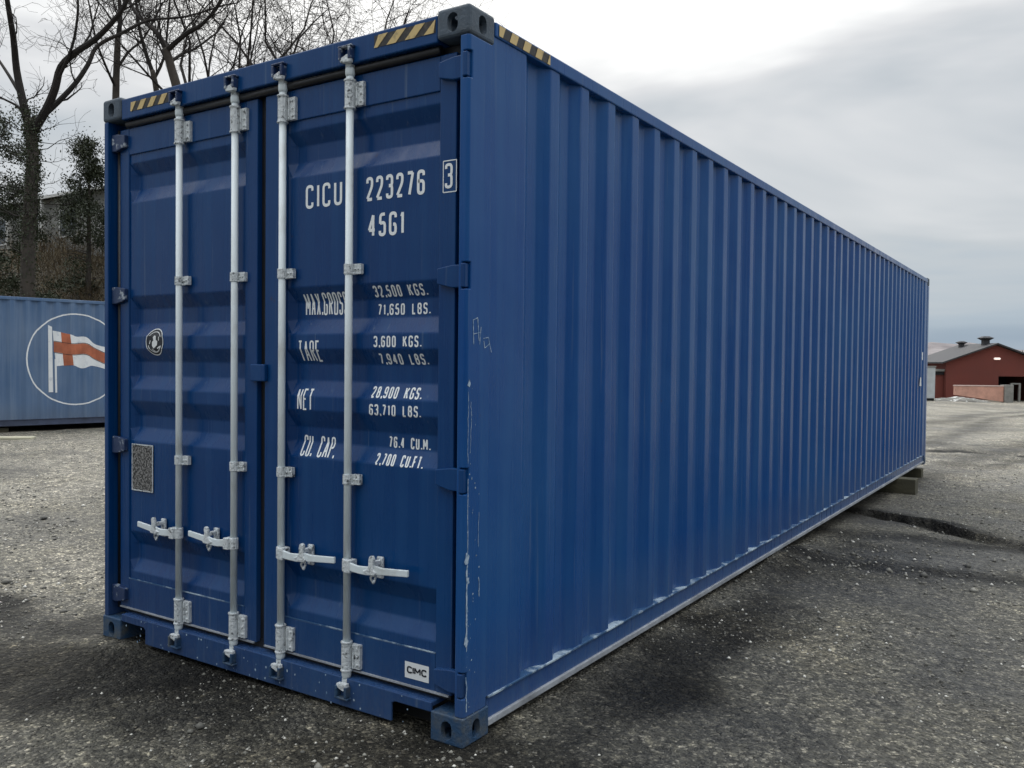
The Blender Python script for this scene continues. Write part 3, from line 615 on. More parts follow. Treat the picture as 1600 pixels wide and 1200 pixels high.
mark('capacity_figures', '76.4 CU.M.', 2.020, 2.237, 1.156, 1.203, S2)
mark('capacity_figures', '2,700 CU.FT.', 1.970, 2.222, 1.083, 1.131, S2)
# maker's sticker on the lower frame
xa, za = back(2.143, 0.226, YD); xb, zb = back(2.268, 0.293, YD)
stk = decal('white_sticker', [([(xa, za), (xb, za), (xb, zb), (xa, zb)], [(0, 1, 2, 3)])], [], lambda a, b: YD, lambda a, b, d: (a, d, b), 'sticker', dr)
decal('sticker_lettering', text2d('CIMC', xa+0.012, xb-0.012, za+0.021, zb-0.017, 0.0066, 0.06), [], lambda a, b: YD, lambda a, b, d: (a, d, b), 'ink', dr, lift=0.0026)
# round emblem on the left door: dark disc, white rim and abstract white shapes
ex, ez = back(0.464, 1.601, YP); er, eh = 0.072, 0.068
def ell(cx, cz, a, b, n=28, a0=0, a1=2*PI): return [(cx+a*math.cos(a0+(a1-a0)*i/n), cz+b*math.sin(a0+(a1-a0)*i/n)) for i in range(n+1)]
disc = ell(ex, ez, er, eh)[:-1]
decal('round_emblem', [(disc, [tuple(range(len(disc)))])], FZ, pdepth, lambda a, b, d: (a, d, b), 'ink', dl)
shp = [ribbon(ell(ex, ez, er, eh), 0.005), ribbon(ell(ex, ez, er*0.78, eh*0.78, 20, 0.5, 2.5), 0.004), ribbon(ell(ex, ez, er*0.78, eh*0.78, 20, 3.5, 5.9), 0.006)]
blob = [(0, .5), (.18, .42), (.16, .15), (.34, .05), (.3, -.25), (.12, -.38), (-.1, -.5), (-.3, -.3), (-.28, 0), (-.12, .12), (-.2, .36)]
shp.append(([(ex+a*er, ez+b*eh) for a, b in blob], [tuple(range(len(blob)))]))
for a0, s in ((0.2, .5), (2.9, .5), (4.2, .62), (5.3, .6)): shp.append(ribbon([(ex+er*s*math.cos(a0), ez+eh*s*math.sin(a0)), (ex+er*(s+.12)*math.cos(a0+.5), ez+eh*(s+.12)*math.sin(a0+.5))], 0.006))
decal('emblem_figure', shp, FZ, pdepth, lambda a, b, d: (a, d, b), 'sticker', dl, lift=0.0026)
# approval plate
xa, za = back(0.276, 0.826, YP); xb, zb = back(0.456, 1.070, YP)
pl = MB().box(xa, xb, YP-0.005, YP-0.0005, za, zb).build('data_plate', 'plate', dl, bevel=0.0015)
pr = MB().box(xa, xb, YP-0.007, YP-0.0048, zb-0.006, zb).box(xa, xb, YP-0.007, YP-0.0048, za, za+0.005).box(xa, xa+0.005, YP-0.007, YP-0.0048, za+0.005, zb-0.006).box(xb-0.005, xb, YP-0.007, YP-0.0048, za+0.005, zb-0.006)
pr.build('plate_rim', 'galvr', dl)
# scrapes and scratched letters on the right corner post
random.seed(4)
PS = lambda a, b, d: (2.436-d, a, b)
sh = []
def scr(pts, wd): sh.append(ribbon(pts, wd))
scr([(0.050, 1.585), (0.045, 1.68), (0.075, 1.69), (0.085, 1.60)], 0.0035); scr([(0.045, 1.625), (0.088, 1.632)], 0.003); scr([(0.098, 1.655), (0.090, 1.585)], 0.003)
scr([(0.115, 1.61), (0.15, 1.615), (0.158, 1.59), (0.125, 1.572), (0.118, 1.60)], 0.003); scr([(0.158, 1.59), (0.172, 1.555)], 0.003)
decal('scratched_letters', sh, [], lambda a, b: 0, PS, 'scratch', box1); sh = []
def jag(y, z0, z1, w0, n=14, wob=0.006):
    zs = np.linspace(z0, z1, n); scr([(y+random.uniform(-wob, wob)*0.6, float(z)) for z in zs], w0)
jag(0.022, 1.06, 0.38, 0.0035, 20, 0.003); jag(0.018, 1.40, 1.12, 0.0022, 14, 0.004); jag(0.036, 1.36, 1.16, 0.002, 12, 0.008); jag(0.020, 0.72, 0.52, 0.008, 10, 0.006); jag(0.018, 0.62, 0.40, 0.006, 12, 0.005)
jag(0.095, 0.92, 0.78, 0.002, 6); jag(0.10, 0.66, 0.58, 0.004, 6); jag(0.022, 0.28, 0.14, 0.006, 8)
def chip(y, z, s, mm=None):
    n = 9; return ([(y+s*random.uniform(.5, 1.1)*math.cos(2*PI*i/n), z+s*1.3*random.uniform(.5, 1.1)*math.sin(2*PI*i/n)) for i in range(n)], [tuple(range(n))])
for y, z, s in ((0.022, 1.43, 0.013), (0.020, 0.745, 0.022), (0.024, 0.66, 0.014), (0.018, 0.42, 0.016), (0.06, 0.60, 0.004), (0.08, 0.75, 0.003), (0.10, 0.70, 0.004), (0.07, 1.02, 0.004), (0.045, 1.06, 0.005)): sh.append(chip(y, z, s))
for i in range(40): sh.append(chip(abs(random.gauss(0.03, 0.035))+0.016, random.uniform(0.14, 1.4)**1.1, random.uniform(0.0012, 0.0035)))
decal('paint_scrapes', sh, [], lambda a, b: 0, PS, 'scratch', box1)
# chips along the front edge of sill, flange and two pale tags far down the long side
sh = []
for i in range(60): sh.append(chip(random.uniform(0.2, 2.2), random.choice((0.03, 0.04, 0.06, 0.10, 0.14))+random.uniform(-.008, .008), random.uniform(0.0015, 0.006)))
decal('sill_chip_markings', sh, [], lambda a, b: 0, lambda a, b, d: (a, 0.006+d, b), 'scratch', box1)
for q_ in ([(11.62, 1.62), (11.72, 1.62), (11.72, 1.74), (11.62, 1.74)], [(11.45, 1.23), (11.62, 1.23), (11.58, 1.36), (11.49, 1.36)]): decal('pale_tag', [(q_, [(0, 1, 2, 3)])], [], lambda a, b: 0, lambda a, b, d: (2.432-d, a, b), 'sticker', box1)

# ------------------------------------------------------------------ second container, with the painted flag
H2 = 2.591; A2 = math.radians(-11.3)
P0 = RF(-9.98, 16.75); s0 = 6.0
ox = P0[0]-(W*math.cos(A2)-s0*math.sin(A2)); oy = P0[1]-(W*math.sin(A2)+s0*math.cos(A2))
box2 = empty('shipping_container', (ox, oy, 0.13), A2)
tag(box2, 'faded pale blue container behind on the left with a red cross flag in a circle', 'shipping container')
container_body(box2, L1, H2, 'faded', 'fadedrail', ('fadedrail', 'fadedrail'), 'fadedrail', 'fadedrail')
MB().box(0.05, W-0.05, 0.06, 0.12, 0.13, H2-0.06).build('end_door', 'faded', box2)
SP = side_profile(L1); folds2 = [p[0] for p in SP]
cy2, cz2, R2 = s0+1.45, 1.355, 0.93
PL2 = lambda a, b, d: (2.431-d, a, b)
dp2 = lambda a, b: prof(SP, a)
def d2(name, shapes, m, lift): 
    return decal(name, shapes, folds2, lambda a, b: -prof(SP, a)*-1.0, lambda a, b, d: (2.431-d, a, b), m, box2, lift=lift, axis=0)
d2('white_circle', [ribbon(ell(cy2, cz2, R2, R2, 48), 0.028)], 'logowhite', 0.003)
# logo in units of the circle radius: y right, z up
def LU(pts): return [(cy2+a*R2, cz2+b*R2) for a, b in pts]
def strip(top, bot):
    t, b = LU(top), LU(bot); n = len(t); return (t+b, [(i, i+1, n+i+1, n+i) for i in range(n-1)])
def curve(p): return [tuple(q)[:2] for q in sub([(a_, b_, 0) for a_, b_ in p], 5)]
def same(p, n=32):
    xs_ = [q[0] for q in p]; ys_ = [q[1] for q in p]; g = np.linspace(p[0][0], p[-1][0], n); return [(float(x_), float(np.interp(x_, xs_, ys_))) for x_ in g]
ftop = same(curve([(-.48, .62), (-.13, .55), (.0, .50), (.2, .50), (.41, .34), (.66, .28), (.92, .27)])); fbot = same(curve([(-.42, -.155), (-.1, -.127), (.13, -.20), (.34, -.14), (.66, -.225), (.88, -.25)]))
d2('flag_field', [strip(ftop, fbot)], 'logowhite', 0.003)
mid = same(curve([(-.46, .27), (-.08, .22), (.20, .235), (.43, .11), (.62, .03), (.88, .04)]))
d2('flag_cross', [strip([(a, b+0.115) for a, b in mid], [(a, b-0.115) for a, b in mid]), strip([(-0.32, 0.59), (-0.13, 0.55)], [(-0.25, -0.14), (-0.06, -0.13)])], 'logored', 0.0045)
d2('flag_outline', [ribbon(LU([(a, b-0.125) for a, b in mid]), 0.010), ribbon(LU([(a, b+0.125) for a, b in mid]), 0.010)], 'ink', 0.0062)
d2('flag_pole', [strip([(-0.57, 0.74), (-0.49, 0.70)], [(-0.56, -0.72), (-0.47, -0.72)]), strip([(-0.445, 0.0), (-0.41, 0.0)], [(-0.435, -0.73), (-0.40, -0.73)])], 'logowhite', 0.0045)
for k, yy in enumerate((s0-1.5, s0+0.4)):
    pass
# blocks that carry the second container
for i, yy in enumerate((0.5, 6.1, 11.6)):
    c = Vector((ox, oy, 0)) + Matrix.Rotation(A2, 3, 'Z') @ Vector((1.2, yy, 0))
    gz0 = float(gz(c.x, c.y))
    bo = MB().box(-1.15, 1.15, -0.12, 0.12, gz0-0.1, 0.128).build('timber_block', 'wood', None, bevel=0.01)
    bo.location = (c.x, c.y, 0); bo.rotation_euler = (0, 0, A2)
    tag(bo, ['dark timber beam under the near end of the faded blue container', 'dark timber beam under the middle of the faded blue container', 'dark timber beam under the far end of the faded blue container'][i], 'timber', 'beams under the faded container')
# ------------------------------------------------------------------ timbers on the ground
tb = MB().box(-0.35, 0.35, -0.12, 0.12, -0.19, 0.027).build('timber_block', 'wood', None, bevel=0.008)
tb.location = (2.30, 9.85, 0); tag(tb, 'short squared timber block sticking out under the far half of the dark blue container', 'timber')
tb = MB().box(-1.3, 1.3, -0.1, 0.1, -0.20, 0.0).build('shadow_beam', 'wood', None, bevel=0.008)  # beam added to draw the dark shadow line at the far end
tb.location = (1.12, 12.02, -0.065); tag(tb, 'long dark beam added as the shadow line under the far end of the dark blue container', 'timber')
x, y = RF(-9.6, 15.4); pk = MB().box(-1.0, 1.0, -0.11, 0.11, 0.0, 0.045).build('plank', 'palewood', None, bevel=0.006)
pk.location = (x, y, float(gz(x, y))+0.005); pk.rotation_euler = (0, 0, YAW+0.12); tag(pk, 'pale weathered plank on the gravel in front of the faded container', 'plank')
# ------------------------------------------------------------------ ground, one sheet to the horizon
def build_ground():
    rad = list(np.arange(0.3, 20, 0.055)); k = rad[-1]; st = 0.06
    while k < 6000: st *= 1.07; k += st; rad.append(k)
    rad = np.array(rad)
    th = np.concatenate([np.linspace(-0.72, 0.72, 620), np.linspace(0.72, 2*PI-0.72, 110)[1:-1]])
    T, Rr = np.meshgrid(th, rad); r = Rr*np.sin(T); f = Rr*np.cos(T)
    x = CAM[0]+r*cyw-f*syw; y = CAM[1]+r*syw+f*cyw
    z = gz(x, y); z = z*np.where(Rr > 300, np.clip(1-(Rr-300)/3000, 0.5, 1), 1)
    n, m = x.shape; co = np.stack([x, y, z], -1).reshape(-1, 3)
    co = np.vstack([co, [[CAM[0], CAM[1], float(gz(CAM[0], CAM[1]))]]])
    idx = np.arange(n*m).reshape(n, m); nx = np.roll(idx, -1, 1)
    q = np.stack([idx[:-1], idx[1:], nx[1:], nx[:-1]], -1).reshape(-1, 4)[:, ::-1]
    me = bpy.data.meshes.new('ground'); nq = len(q); tri = np.stack([np.full(m, n*m), idx[0], nx[0]], -1)
    me.vertices.add(len(co)); me.vertices.foreach_set('co', co.ravel())
    loops = np.concatenate([q.ravel(), tri.ravel()]); me.loops.add(len(loops)); me.loops.foreach_set('vertex_index', loops.astype(np.int32))
    ls = np.concatenate([np.arange(nq)*4, nq*4+np.arange(m)*3]); me.polygons.add(len(ls)); me.polygons.foreach_set('loop_start', ls.astype(np.int32))
    me.update(calc_edges=True); me.validate(); me.polygons.foreach_set('use_smooth', [True]*len(me.polygons))
    rr, ff = to_rf(co[:, 0], co[:, 1]); X, Y = co[:, 0], co[:, 1]; big = fbm(X*0.35, Y*0.35, 5); md = fbm(X*1.8, Y*1.8, 4)
    pale = 0.95*ss(ff, 8.5, 20)*ss(rr, -1, 3) + 0.62*ss(-rr, 0.8, 2.6)*ss(ff, 3.3, 6.5)
    pale = np.clip(pale*(0.35+1.1*ss(big+0.25*md, 0.45, 0.72)), 0, 1)
    mud_shade = np.zeros(len(X)); wob = (fbm(X*3, Y*3, 4)-0.5)*0.9
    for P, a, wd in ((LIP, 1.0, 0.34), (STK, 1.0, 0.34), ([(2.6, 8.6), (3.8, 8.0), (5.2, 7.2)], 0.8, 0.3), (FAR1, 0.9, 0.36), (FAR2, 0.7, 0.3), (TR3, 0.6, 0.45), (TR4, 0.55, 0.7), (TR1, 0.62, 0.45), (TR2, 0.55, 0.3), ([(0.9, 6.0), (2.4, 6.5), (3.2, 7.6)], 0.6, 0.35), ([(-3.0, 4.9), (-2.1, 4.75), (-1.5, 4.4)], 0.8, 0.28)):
        d, s = path_d(rr, ff, P); mud_shade = np.maximum(mud_shade, a*np.exp(-((d+wob*0.5)/wd)**2))
    mud_shade = np.maximum(mud_shade, 0.30*ss(md*0.5+big*0.6, 0.595, 0.70)*ss(-ff, -13, -9))
    wet_shade = path_d(X, Y, [(-1.6, -0.5), (0.2, -0.35), (1.4, -0.3), (2.3, -0.45), (2.8, -0.2), (2.75, 1.5), (2.7, 4.0)])[0]
    mud_shade = np.maximum(mud_shade, 0.80*ss(0.62+0.9*(md-0.5)+0.5*(big-0.5)-wet_shade*0.50*(1+1.3*ss(Y, -0.3, 1.0)), 0.10, 0.50)*(wet_shade < 2.4))  # wet ground round the container, its contact shade painted in as well
    mud_shade = np.clip(mud_shade*(0.55+0.9*md), 0, 1)
    earth = np.clip(ss(ff, 22, 26)*ss(-rr, -8, 2), 0, 1)
    for nm, ar in (('pale', pale), ('mud_shade', mud_shade), ('earth', earth)):
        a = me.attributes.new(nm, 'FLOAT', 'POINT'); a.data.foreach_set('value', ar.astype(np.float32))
    me.materials.append(M['ground']); o = bpy.data.objects.new('ground', me); COL.objects.link(o); tag(o, kind='structure'); return o
build_ground()
def stones(name, n, seed, flo, fhi, ulo, uhi, smin, smax, mt, label):
    rg = np.random.RandomState(seed); f = flo*(fhi/flo)**rg.rand(n)**0.9; u = rg.uniform(ulo, uhi, n); r = u*f
    x = CAM[0]+r*cyw-f*syw; y = CAM[1]+r*syw+f*cyw
    keep = (fbm(x*0.9+3, y*0.9, 4) + (rg.rand(n)-0.5)*0.34 > 0.53) & ~((x > -0.02) & (x < 2.44) & (y > 0) & (y < 12.2))
    x, y, f = x[keep], y[keep], f[keep]; n = len(x)
    s = smin+(smax-smin)*rg.rand(n)**5; s = s*np.clip(f/5, 0.75, 1.35)
    base = np.array([(1, 0, 0), (0, 1, 0), (-1, 0, 0), (0, -1, 0), (0, 0, .7), (0, 0, -.7)], float)
    V = base[None]*(0.65+0.7*rg.rand(n, 6, 1)); a = rg.rand(n)*2*PI; c, sn = np.cos(a)[:, None], np.sin(a)[:, None]
    VX = V[..., 0]*c-V[..., 1]*sn; VY = V[..., 0]*sn+V[..., 1]*c
    co = np.stack([VX*s[:, None]+x[:, None], VY*s[:, None]+y[:, None], V[..., 2]*s[:, None]+(gz(x, y)+s*0.25)[:, None]], -1).reshape(-1, 3)
    F = np.array([(0, 1, 4), (1, 2, 4), (2, 3, 4), (3, 0, 4), (1, 0, 5), (2, 1, 5), (3, 2, 5), (0, 3, 5)])
    fs = (F[None]+(np.arange(n)*6)[:, None, None]).reshape(-1, 3)
    me = bpy.data.meshes.new(name); me.vertices.add(len(co)); me.vertices.foreach_set('co', co.ravel()); me.loops.add(fs.size); me.loops.foreach_set('vertex_index', fs.ravel().astype(np.int32))
    me.polygons.add(len(fs)); me.polygons.foreach_set('loop_start', (np.arange(len(fs))*3).astype(np.int32)); me.update(calc_edges=True)
    me.materials.append(M[mt]); o = bpy.data.objects.new(name, me); COL.objects.link(o); tag(o, label, 'gravel', kind='stuff')
stones('gravel', 70000, 3, 1.9, 15, -0.72, 0.72, 0.0025, 0.014, 'stone', 'small loose grey and white stones scattered over the asphalt')
stones('rubble_stones', 900, 9, 2.6, 13, -0.70, 0.70, 0.010, 0.034, 'stone', 'larger loose stones lying among the gravel of the yard')
# ------------------------------------------------------------------ bare trees
def grow(mb, p, d, L, r, lev, maxlev, rg, up=0.12, dens=1.0, rmin=0.006):
    nseg = 5 if lev < 2 else 4; pts = [p.copy()]; rad = [r]; q = p.copy(); dd = d.normalized()
    for i in range(nseg):
        dd = (dd + Vector((rg.gauss(0, .20), rg.gauss(0, .20), rg.gauss(0, .16)+(up if lev < 3 else -0.02))) * (0.8+0.32*lev)).normalized()
        q = q + dd*(L/nseg); pts.append(q.copy()); rad.append(max(rmin*0.7, r*(1-0.75*(i+1)/nseg)))
    mb.tube(pts, rad, 6 if lev < 1 else (4 if lev < 2 else 3), cap=False)
    if lev >= maxlev: return
    n = int((6.5 if lev == 0 else 5.5 if lev == 1 else 4.5)*dens+rg.random())
    for k in range(n):
        t = rg.uniform(0.25, 1.0)*nseg; i = min(int(t), nseg-1); b = pts[i].lerp(pts[i+1], t-i); ax = (pts[i+1]-pts[i]).normalized()
        o = ax.orthogonal().normalized(); o.rotate(Matrix.Rotation(rg.uniform(0, 2*PI), 3, ax)); an = rg.uniform(.5, 1.15)
        grow(mb, b, ax*math.cos(an)+o*math.sin(an), L*rg.uniform(.42, .68), max(rmin, rad[i]*rg.uniform(.4, .6)), lev+1, maxlev, rg, up, dens, rmin)
def limb(mb, pts, r0, r1, rg, twigs, L, maxlev=3, n=8, dens=1.0):
    s = sub(pts); k = len(s); rad = [r0+(r1-r0)*i/(k-1) for i in range(k)]; mb.tube(s, rad, n, cap=False)
    for j in range(twigs):
        i = rg.randint(int(k*0.15), k-2); ax = (s[i+1]-s[i]).normalized(); o = ax.orthogonal().normalized(); o.rotate(Matrix.Rotation(rg.uniform(0, 2*PI), 3, ax)); an = rg.uniform(.5, 1.1)
        grow(mb, s[i], ax*math.cos(an)+o*math.sin(an), L*rg.uniform(.5, 1.1), max(0.012, rad[i]*rg.uniform(.25, .42)), 1, maxlev, rg, 0.10, dens)
    grow(mb, s[-1], s[-1]-s[-2], L, r1, 1, maxlev, rg, 0.1, dens)
    return s
def leaves(mb, pts_fn, n, size, rg, asp=0.5):
    for i in range(n):
        c = Vector(pts_fn()); a = Vector((rg.gauss(0, 1), rg.gauss(0, 1), rg.gauss(0, 1))).normalized(); b = a.orthogonal().normalized(); s = size*rg.uniform(.5, 1.3)
        mb.add([c-a*s, c+b*s*asp, c+a*s, c-b*s*asp], [(0, 1, 2, 3)])
# the big forked tree on the left, ivy up its trunk
rg = random.Random(11); A = lambda u, v, f: at(u, v, f)
b0 = A(42, 470, 28); b0.z = float(gz(b0.x, b0.y))-0.1
T0 = empty('bare_tree', tuple(b0)); tag(T0, 'large leafless tree with a thick forked ivy-clad trunk above the faded blue container', 'tree')
def off(pts, o): return [Vector(p)-o for p in pts]
tr = MB(); ts = sub(off([b0, A(44, 400, 28), A(47, 330, 28), A(51, 250, 28.0), A(47, 185, 28)], b0), 5); tr.tube(ts, [0.24-0.07*i/(len(ts)-1) for i in range(len(ts))], 12)
tr.build('trunk', 'bark', T0, smooth=True)
cr = MB()
limb(cr, off([A(49, 215, 28), A(36, 160, 28), A(26, 110, 28), A(21, 60, 27.6), A(12, 5, 27), A(0, -70, 26.5)], b0), 0.145, 0.06, rg, 4, 2.4)
limb(cr, off([A(33, 150, 28), A(14, 118, 28.4), A(-8, 85, 29), A(-40, 40, 29)], b0), 0.06, 0.03, rg, 3, 1.6)
limb(cr, off([A(52, 205, 28), A(72, 172, 27.8), A(86, 138, 27.6), A(95, 105, 27.5), A(118, 82, 27.2), A(148, 62, 27), A(176, 34, 26.6), A(196, 6, 26.2), A(215, -50, 26)], b0), 0.15, 0.05, rg, 7, 2.6)
limb(cr, off([A(66, 182, 28), A(92, 158, 28.2), A(118, 130, 28.4), A(138, 100, 28.6), A(152, 72, 28.8), A(190, 52, 29), A(232, 32, 29.4), A(290, 26, 30), A(350, 8, 30.4)], b0), 0.10, 0.03, rg, 8, 2.3)
limb(cr, off([A(88, 130, 27.6), A(104, 95, 27.2), A(116, 60, 27), A(122, 10, 26.8), A(118, -40, 26.6)], b0), 0.05, 0.03, rg, 4, 2.0)
for q in range(26):
    z = rg.uniform(0.25, 1.0); i = int(z*(len(ts)-1)); a = rg.uniform(0, 2*PI)
    grow(cr, ts[i], Vector((math.cos(a), math.sin(a), rg.uniform(-.1, .6))), rg.uniform(.8, 2.2), 0.02, 2, 3, rg, 0.02)
cr.build('crown', 'twig', T0)
iv = MB(); 
def ivp():
    i = rg.random()**0.8*(len(ts)-2); p = ts[int(i)].lerp(ts[int(i)+1], i-int(i)); a = rg.uniform(0, 2*PI); rr_ = rg.uniform(0.12, 0.27)*(1.0 if rg.random() < .85 else 1.5); return p+Vector((math.cos(a)*rr_, math.sin(a)*rr_, rg.uniform(-.2, .2)))
leaves(iv, ivp, 6500, 0.032, rg, 0.7)
fk = ts[-1]
leaves(iv, lambda: fk+Vector((rg.gauss(0.05, .28), rg.gauss(0, .25), rg.gauss(0, .30))), 900, 0.032, rg, 0.7)
iv.build('ivy', 'ivy', T0)
# the forked tree whose fork shows over the left top corner of the container
def two(name, base, trunk, limbs, label, seed, mlev=3, dens=1.0):
    rg = random.Random(seed); T = empty(name, tuple(base)); tag(T, label, 'tree')
    t = MB(); s = sub(off(trunk[0], base), 4); t.tube(s, [trunk[1]+(trunk[2]-trunk[1])*i/(len(s)-1) for i in range(len(s))], 10); t.build('trunk', 'bark', T, smooth=True)
    c = MB()
    for pts, r0, r1, tw, L in limbs: limb(c, off(pts, base), r0, r1, rg, tw, L, mlev, 6, dens)
    c.build('crown', 'twig', T); return T
def foot(u, f):
    p = A(u, 560, f); p.z = float(gz(p.x, p.y))-0.15; return p
b = foot(300, 30)
two('bare_tree', b, ([b, A(292, 300, 30), A(280, 160, 30), A(268, 108, 30), A(259, 76, 30)], 0.19, 0.13),
    [([A(260, 78, 30), A(246, 52, 30), A(226, 34, 30.3), A(205, 8, 30.6), A(190, -50, 31)], .10, .04, 10, 2.6),
     ([A(260, 80, 30), A(277, 64, 29.8), A(298, 48, 29.4), A(318, 36, 29), A(345, 0, 28.6), A(360, -60, 28.4)], .10, .04, 10, 2.6),
     ([A(265, 98, 30), A(285, 84, 30.6), A(305, 76, 31), A(340, 50, 31.5)], .06, .03, 7, 2.0)], 'leafless tree with a clear dark Y fork over the left end of the door header', 21)
b = foot(178, 33)
two('bare_tree', b, ([b, A(180, 300, 33), A(181, 150, 33), A(184, 60, 33)], 0.17, 0.11),
    [([A(184, 62, 33), A(188, 20, 33), A(180, -60, 33)], .10, .05, 14, 3.0), ([A(182, 110, 33), A(200, 82, 33.4), A(226, 58, 33.8), A(250, 12, 34)], .06, .03, 9, 2.4), ([A(182, 140, 33), A(166, 105, 32.5), A(150, 62, 32), A(140, 10, 32)], .05, .03, 9, 2.4)],
    'straight leafless tree rising just left of the upper left corner casting', 22)
b = foot(232, 36)
two('bare_tree', b, ([b, A(240, 300, 36), A(246, 165, 36), A(238, 110, 36)], 0.17, 0.10),
    [([A(238, 112, 36), A(224, 70, 36), A(214, 20, 36), A(210, -60, 36)], .09, .04, 12, 3.0), ([A(240, 125, 36), A(256, 90, 36.4), A(262, 40, 37), A(268, -40, 37)], .07, .03, 12, 2.8)],
    'thin leaning leafless tree between the straight tree and the Y forked one', 23)
def auto(u, f, Ht, seed, label, group='leafless trees rising behind the container', trunkr=0.15, dens=0.98, lean=0.0, frac=0.45, lv=4):
    rg = random.Random(seed); b = foot(u, f); T = empty('bare_tree', tuple(b)); tag(T, label, 'tree', group)
    t = MB(); th = Ht*frac; p = [Vector((0, 0, 0)), Vector((lean*.3, rg.uniform(-.1, .1), th*.5)), Vector((lean, rg.uniform(-.2, .2), th))]
    s = sub(p, 5); t.tube(s, [trunkr*(1-.45*i/(len(s)-1)) for i in range(len(s))], 9); t.build('trunk', 'bark', T, smooth=True)
    c = MB(); n = rg.randint(4, 5)
    for k in range(n):
        a = 2*PI*k/n+rg.uniform(-.5, .5); sp = rg.uniform(.25, .6); i = rg.randint(int(len(s)*.6), len(s)-1)
        grow(c, s[i], Vector((math.cos(a)*sp, math.sin(a)*sp, 1)), Ht*rg.uniform(.38, .55), trunkr*.5, 1, lv, rg, 0.10, dens, 0.008)
    c.build('crown', 'twig', T); return T
AU = [(330, 34, 15.0, 32, 'leafless tree over the space between the two leftmost locking bars'),
      (372, 38, 16, 33, 'leafless tree above the second locking bar from the left'), (412, 32, 13.2, 34, 'leafless tree above the seam between the two doors'),
      (452, 36, 15.2, 35, 'leafless tree above the third locking bar from the left'), (500, 33, 13.0, 36, 'bushy twigged leafless tree left of the rightmost locking bar top'),
      (550, 38, 13.4, 37, 'leafless tree above the rightmost locking bar'), (290, 40, 17, 40, 'tall leafless tree farther back behind the Y forked tree')]
for u, f, h, sd, lb in AU: auto(u, f, h, sd, lb)
auto(606, 45, 14.0, 39, 'faint thin-twigged leafless tree, rightmost of the row over the door header', trunkr=0.10, dens=0.8)
# ------------------------------------------------------------------ evergreens, brush on the bank
def evergreen(name, base, h, rad, n, size, seed, label, cat='tree', conic=True, group=None):
    rg = random.Random(seed); T = empty(name, tuple(base)); tag(T, label, cat, group)
    t = MB().tube([(0, 0, -0.2), (0.05, 0, h*.5), (0, 0.05, h*.92)], [0.12, 0.07, 0.02], 7); 
    for k in range(16):
        z = h*rg.uniform(.15, .9); a = rg.uniform(0, 2*PI); l = rad*(1-z/h if conic else .7)*.9+.1; t.tube([(0, 0, z), (math.cos(a)*l*.6, math.sin(a)*l*.6, z+.15), (math.cos(a)*l, math.sin(a)*l, z+.1)], [.03, .018, .008], 4)
    t.build('trunk', 'bark', T)
    cl = []
    for k in range(60):
        z = h*rg.uniform(.08, 1)**.9; a = rg.uniform(0, 2*PI); m_ = (rad*(1-z/h)**.8+.12) if conic else rad*math.sqrt(max(.05, 1-((z-h*.5)/(h*.55))**2)); q = m_*rg.uniform(.35, 1.1)
        cl.append((Vector((math.cos(a)*q, math.sin(a)*q, z)), rg.uniform(.22, .48)*rad*.75))
    def pf():
        c, s = rg.choice(cl); return c+Vector((rg.gauss(0, s*.6), rg.gauss(0, s*.6), rg.gauss(0, s*.4)))
    m = MB(); leaves(m, pf, n, size, rg, 0.35); m.build('crown', 'leaf', T); return T
def onb(u, f): p = A(u, 500, f); p.z = float(gz(p.x, p.y))-.1; return p
evergreen('conifer', onb(138, 34), 6.4, 1.4, 15000, .06, 51, 'dark pointed evergreen just left of the dark container corner')
evergreen('conifer', onb(-8, 33), 7.6, 1.5, 18000, .06, 52, 'dense dark evergreen at the left edge beside the ivy-clad trunk', conic=False)
evergreen('evergreen_shrub', onb(-5, 29), 1.9, 1.2, 6000, .05, 53, 'low dark evergreen shrub on the bank at the left edge', 'shrub', False)
evergreen('evergreen_shrub', onb(66, 32), 1.3, 1.0, 5000, .05, 54, 'dark green shrub on the bank right at the foot of the ivy-clad trunk', 'shrub', False)
def brush():
    rg = random.Random(61); m = MB()
    for i in range(5200):
        r = rg.uniform(-23, -3.5); f = rg.uniform(24.5, 42); u = r/f
        if u < -0.66 or u > -0.40: 
            if rg.random() < .7: continue
        x, y = RF(r, f); z = float(gz(x, y)); h = rg.uniform(.4, 1.5); p = Vector((x, y, z-.05))
        a = rg.uniform(0, 2*PI); l = rg.uniform(.1, .7); q = p+Vector((math.cos(a)*l*.5, math.sin(a)*l*.5, h*.6)); e = p+Vector((math.cos(a)*l*1.3, math.sin(a)*l*1.3, h*rg.uniform(.7, 1)))
        m.tube([p, q, e], [.014, .009, .004], 3, cap=False)
        for k in range(3):
            t = rg.random(); c = q.lerp(e, t); b = rg.uniform(0, 2*PI); s_ = rg.uniform(.15, .5); m.tube([c, c+Vector((math.cos(b)*s_, math.sin(b)*s_, s_*.8))], [.006, .003], 3, cap=False)
    def lf():
        r = rg.uniform(-22, -4); f = rg.uniform(24.5, 40); x, y = RF(r, f); return (x, y, float(gz(x, y))+abs(rg.gauss(0, .28)))
    leaves(m, lf, 14000, .035, rg, .6)
    o = m.build('undergrowth', 'brush', None); tag(o, 'tangled brown bare undergrowth covering the bank behind the faded container', 'undergrowth', kind='stuff')
brush()
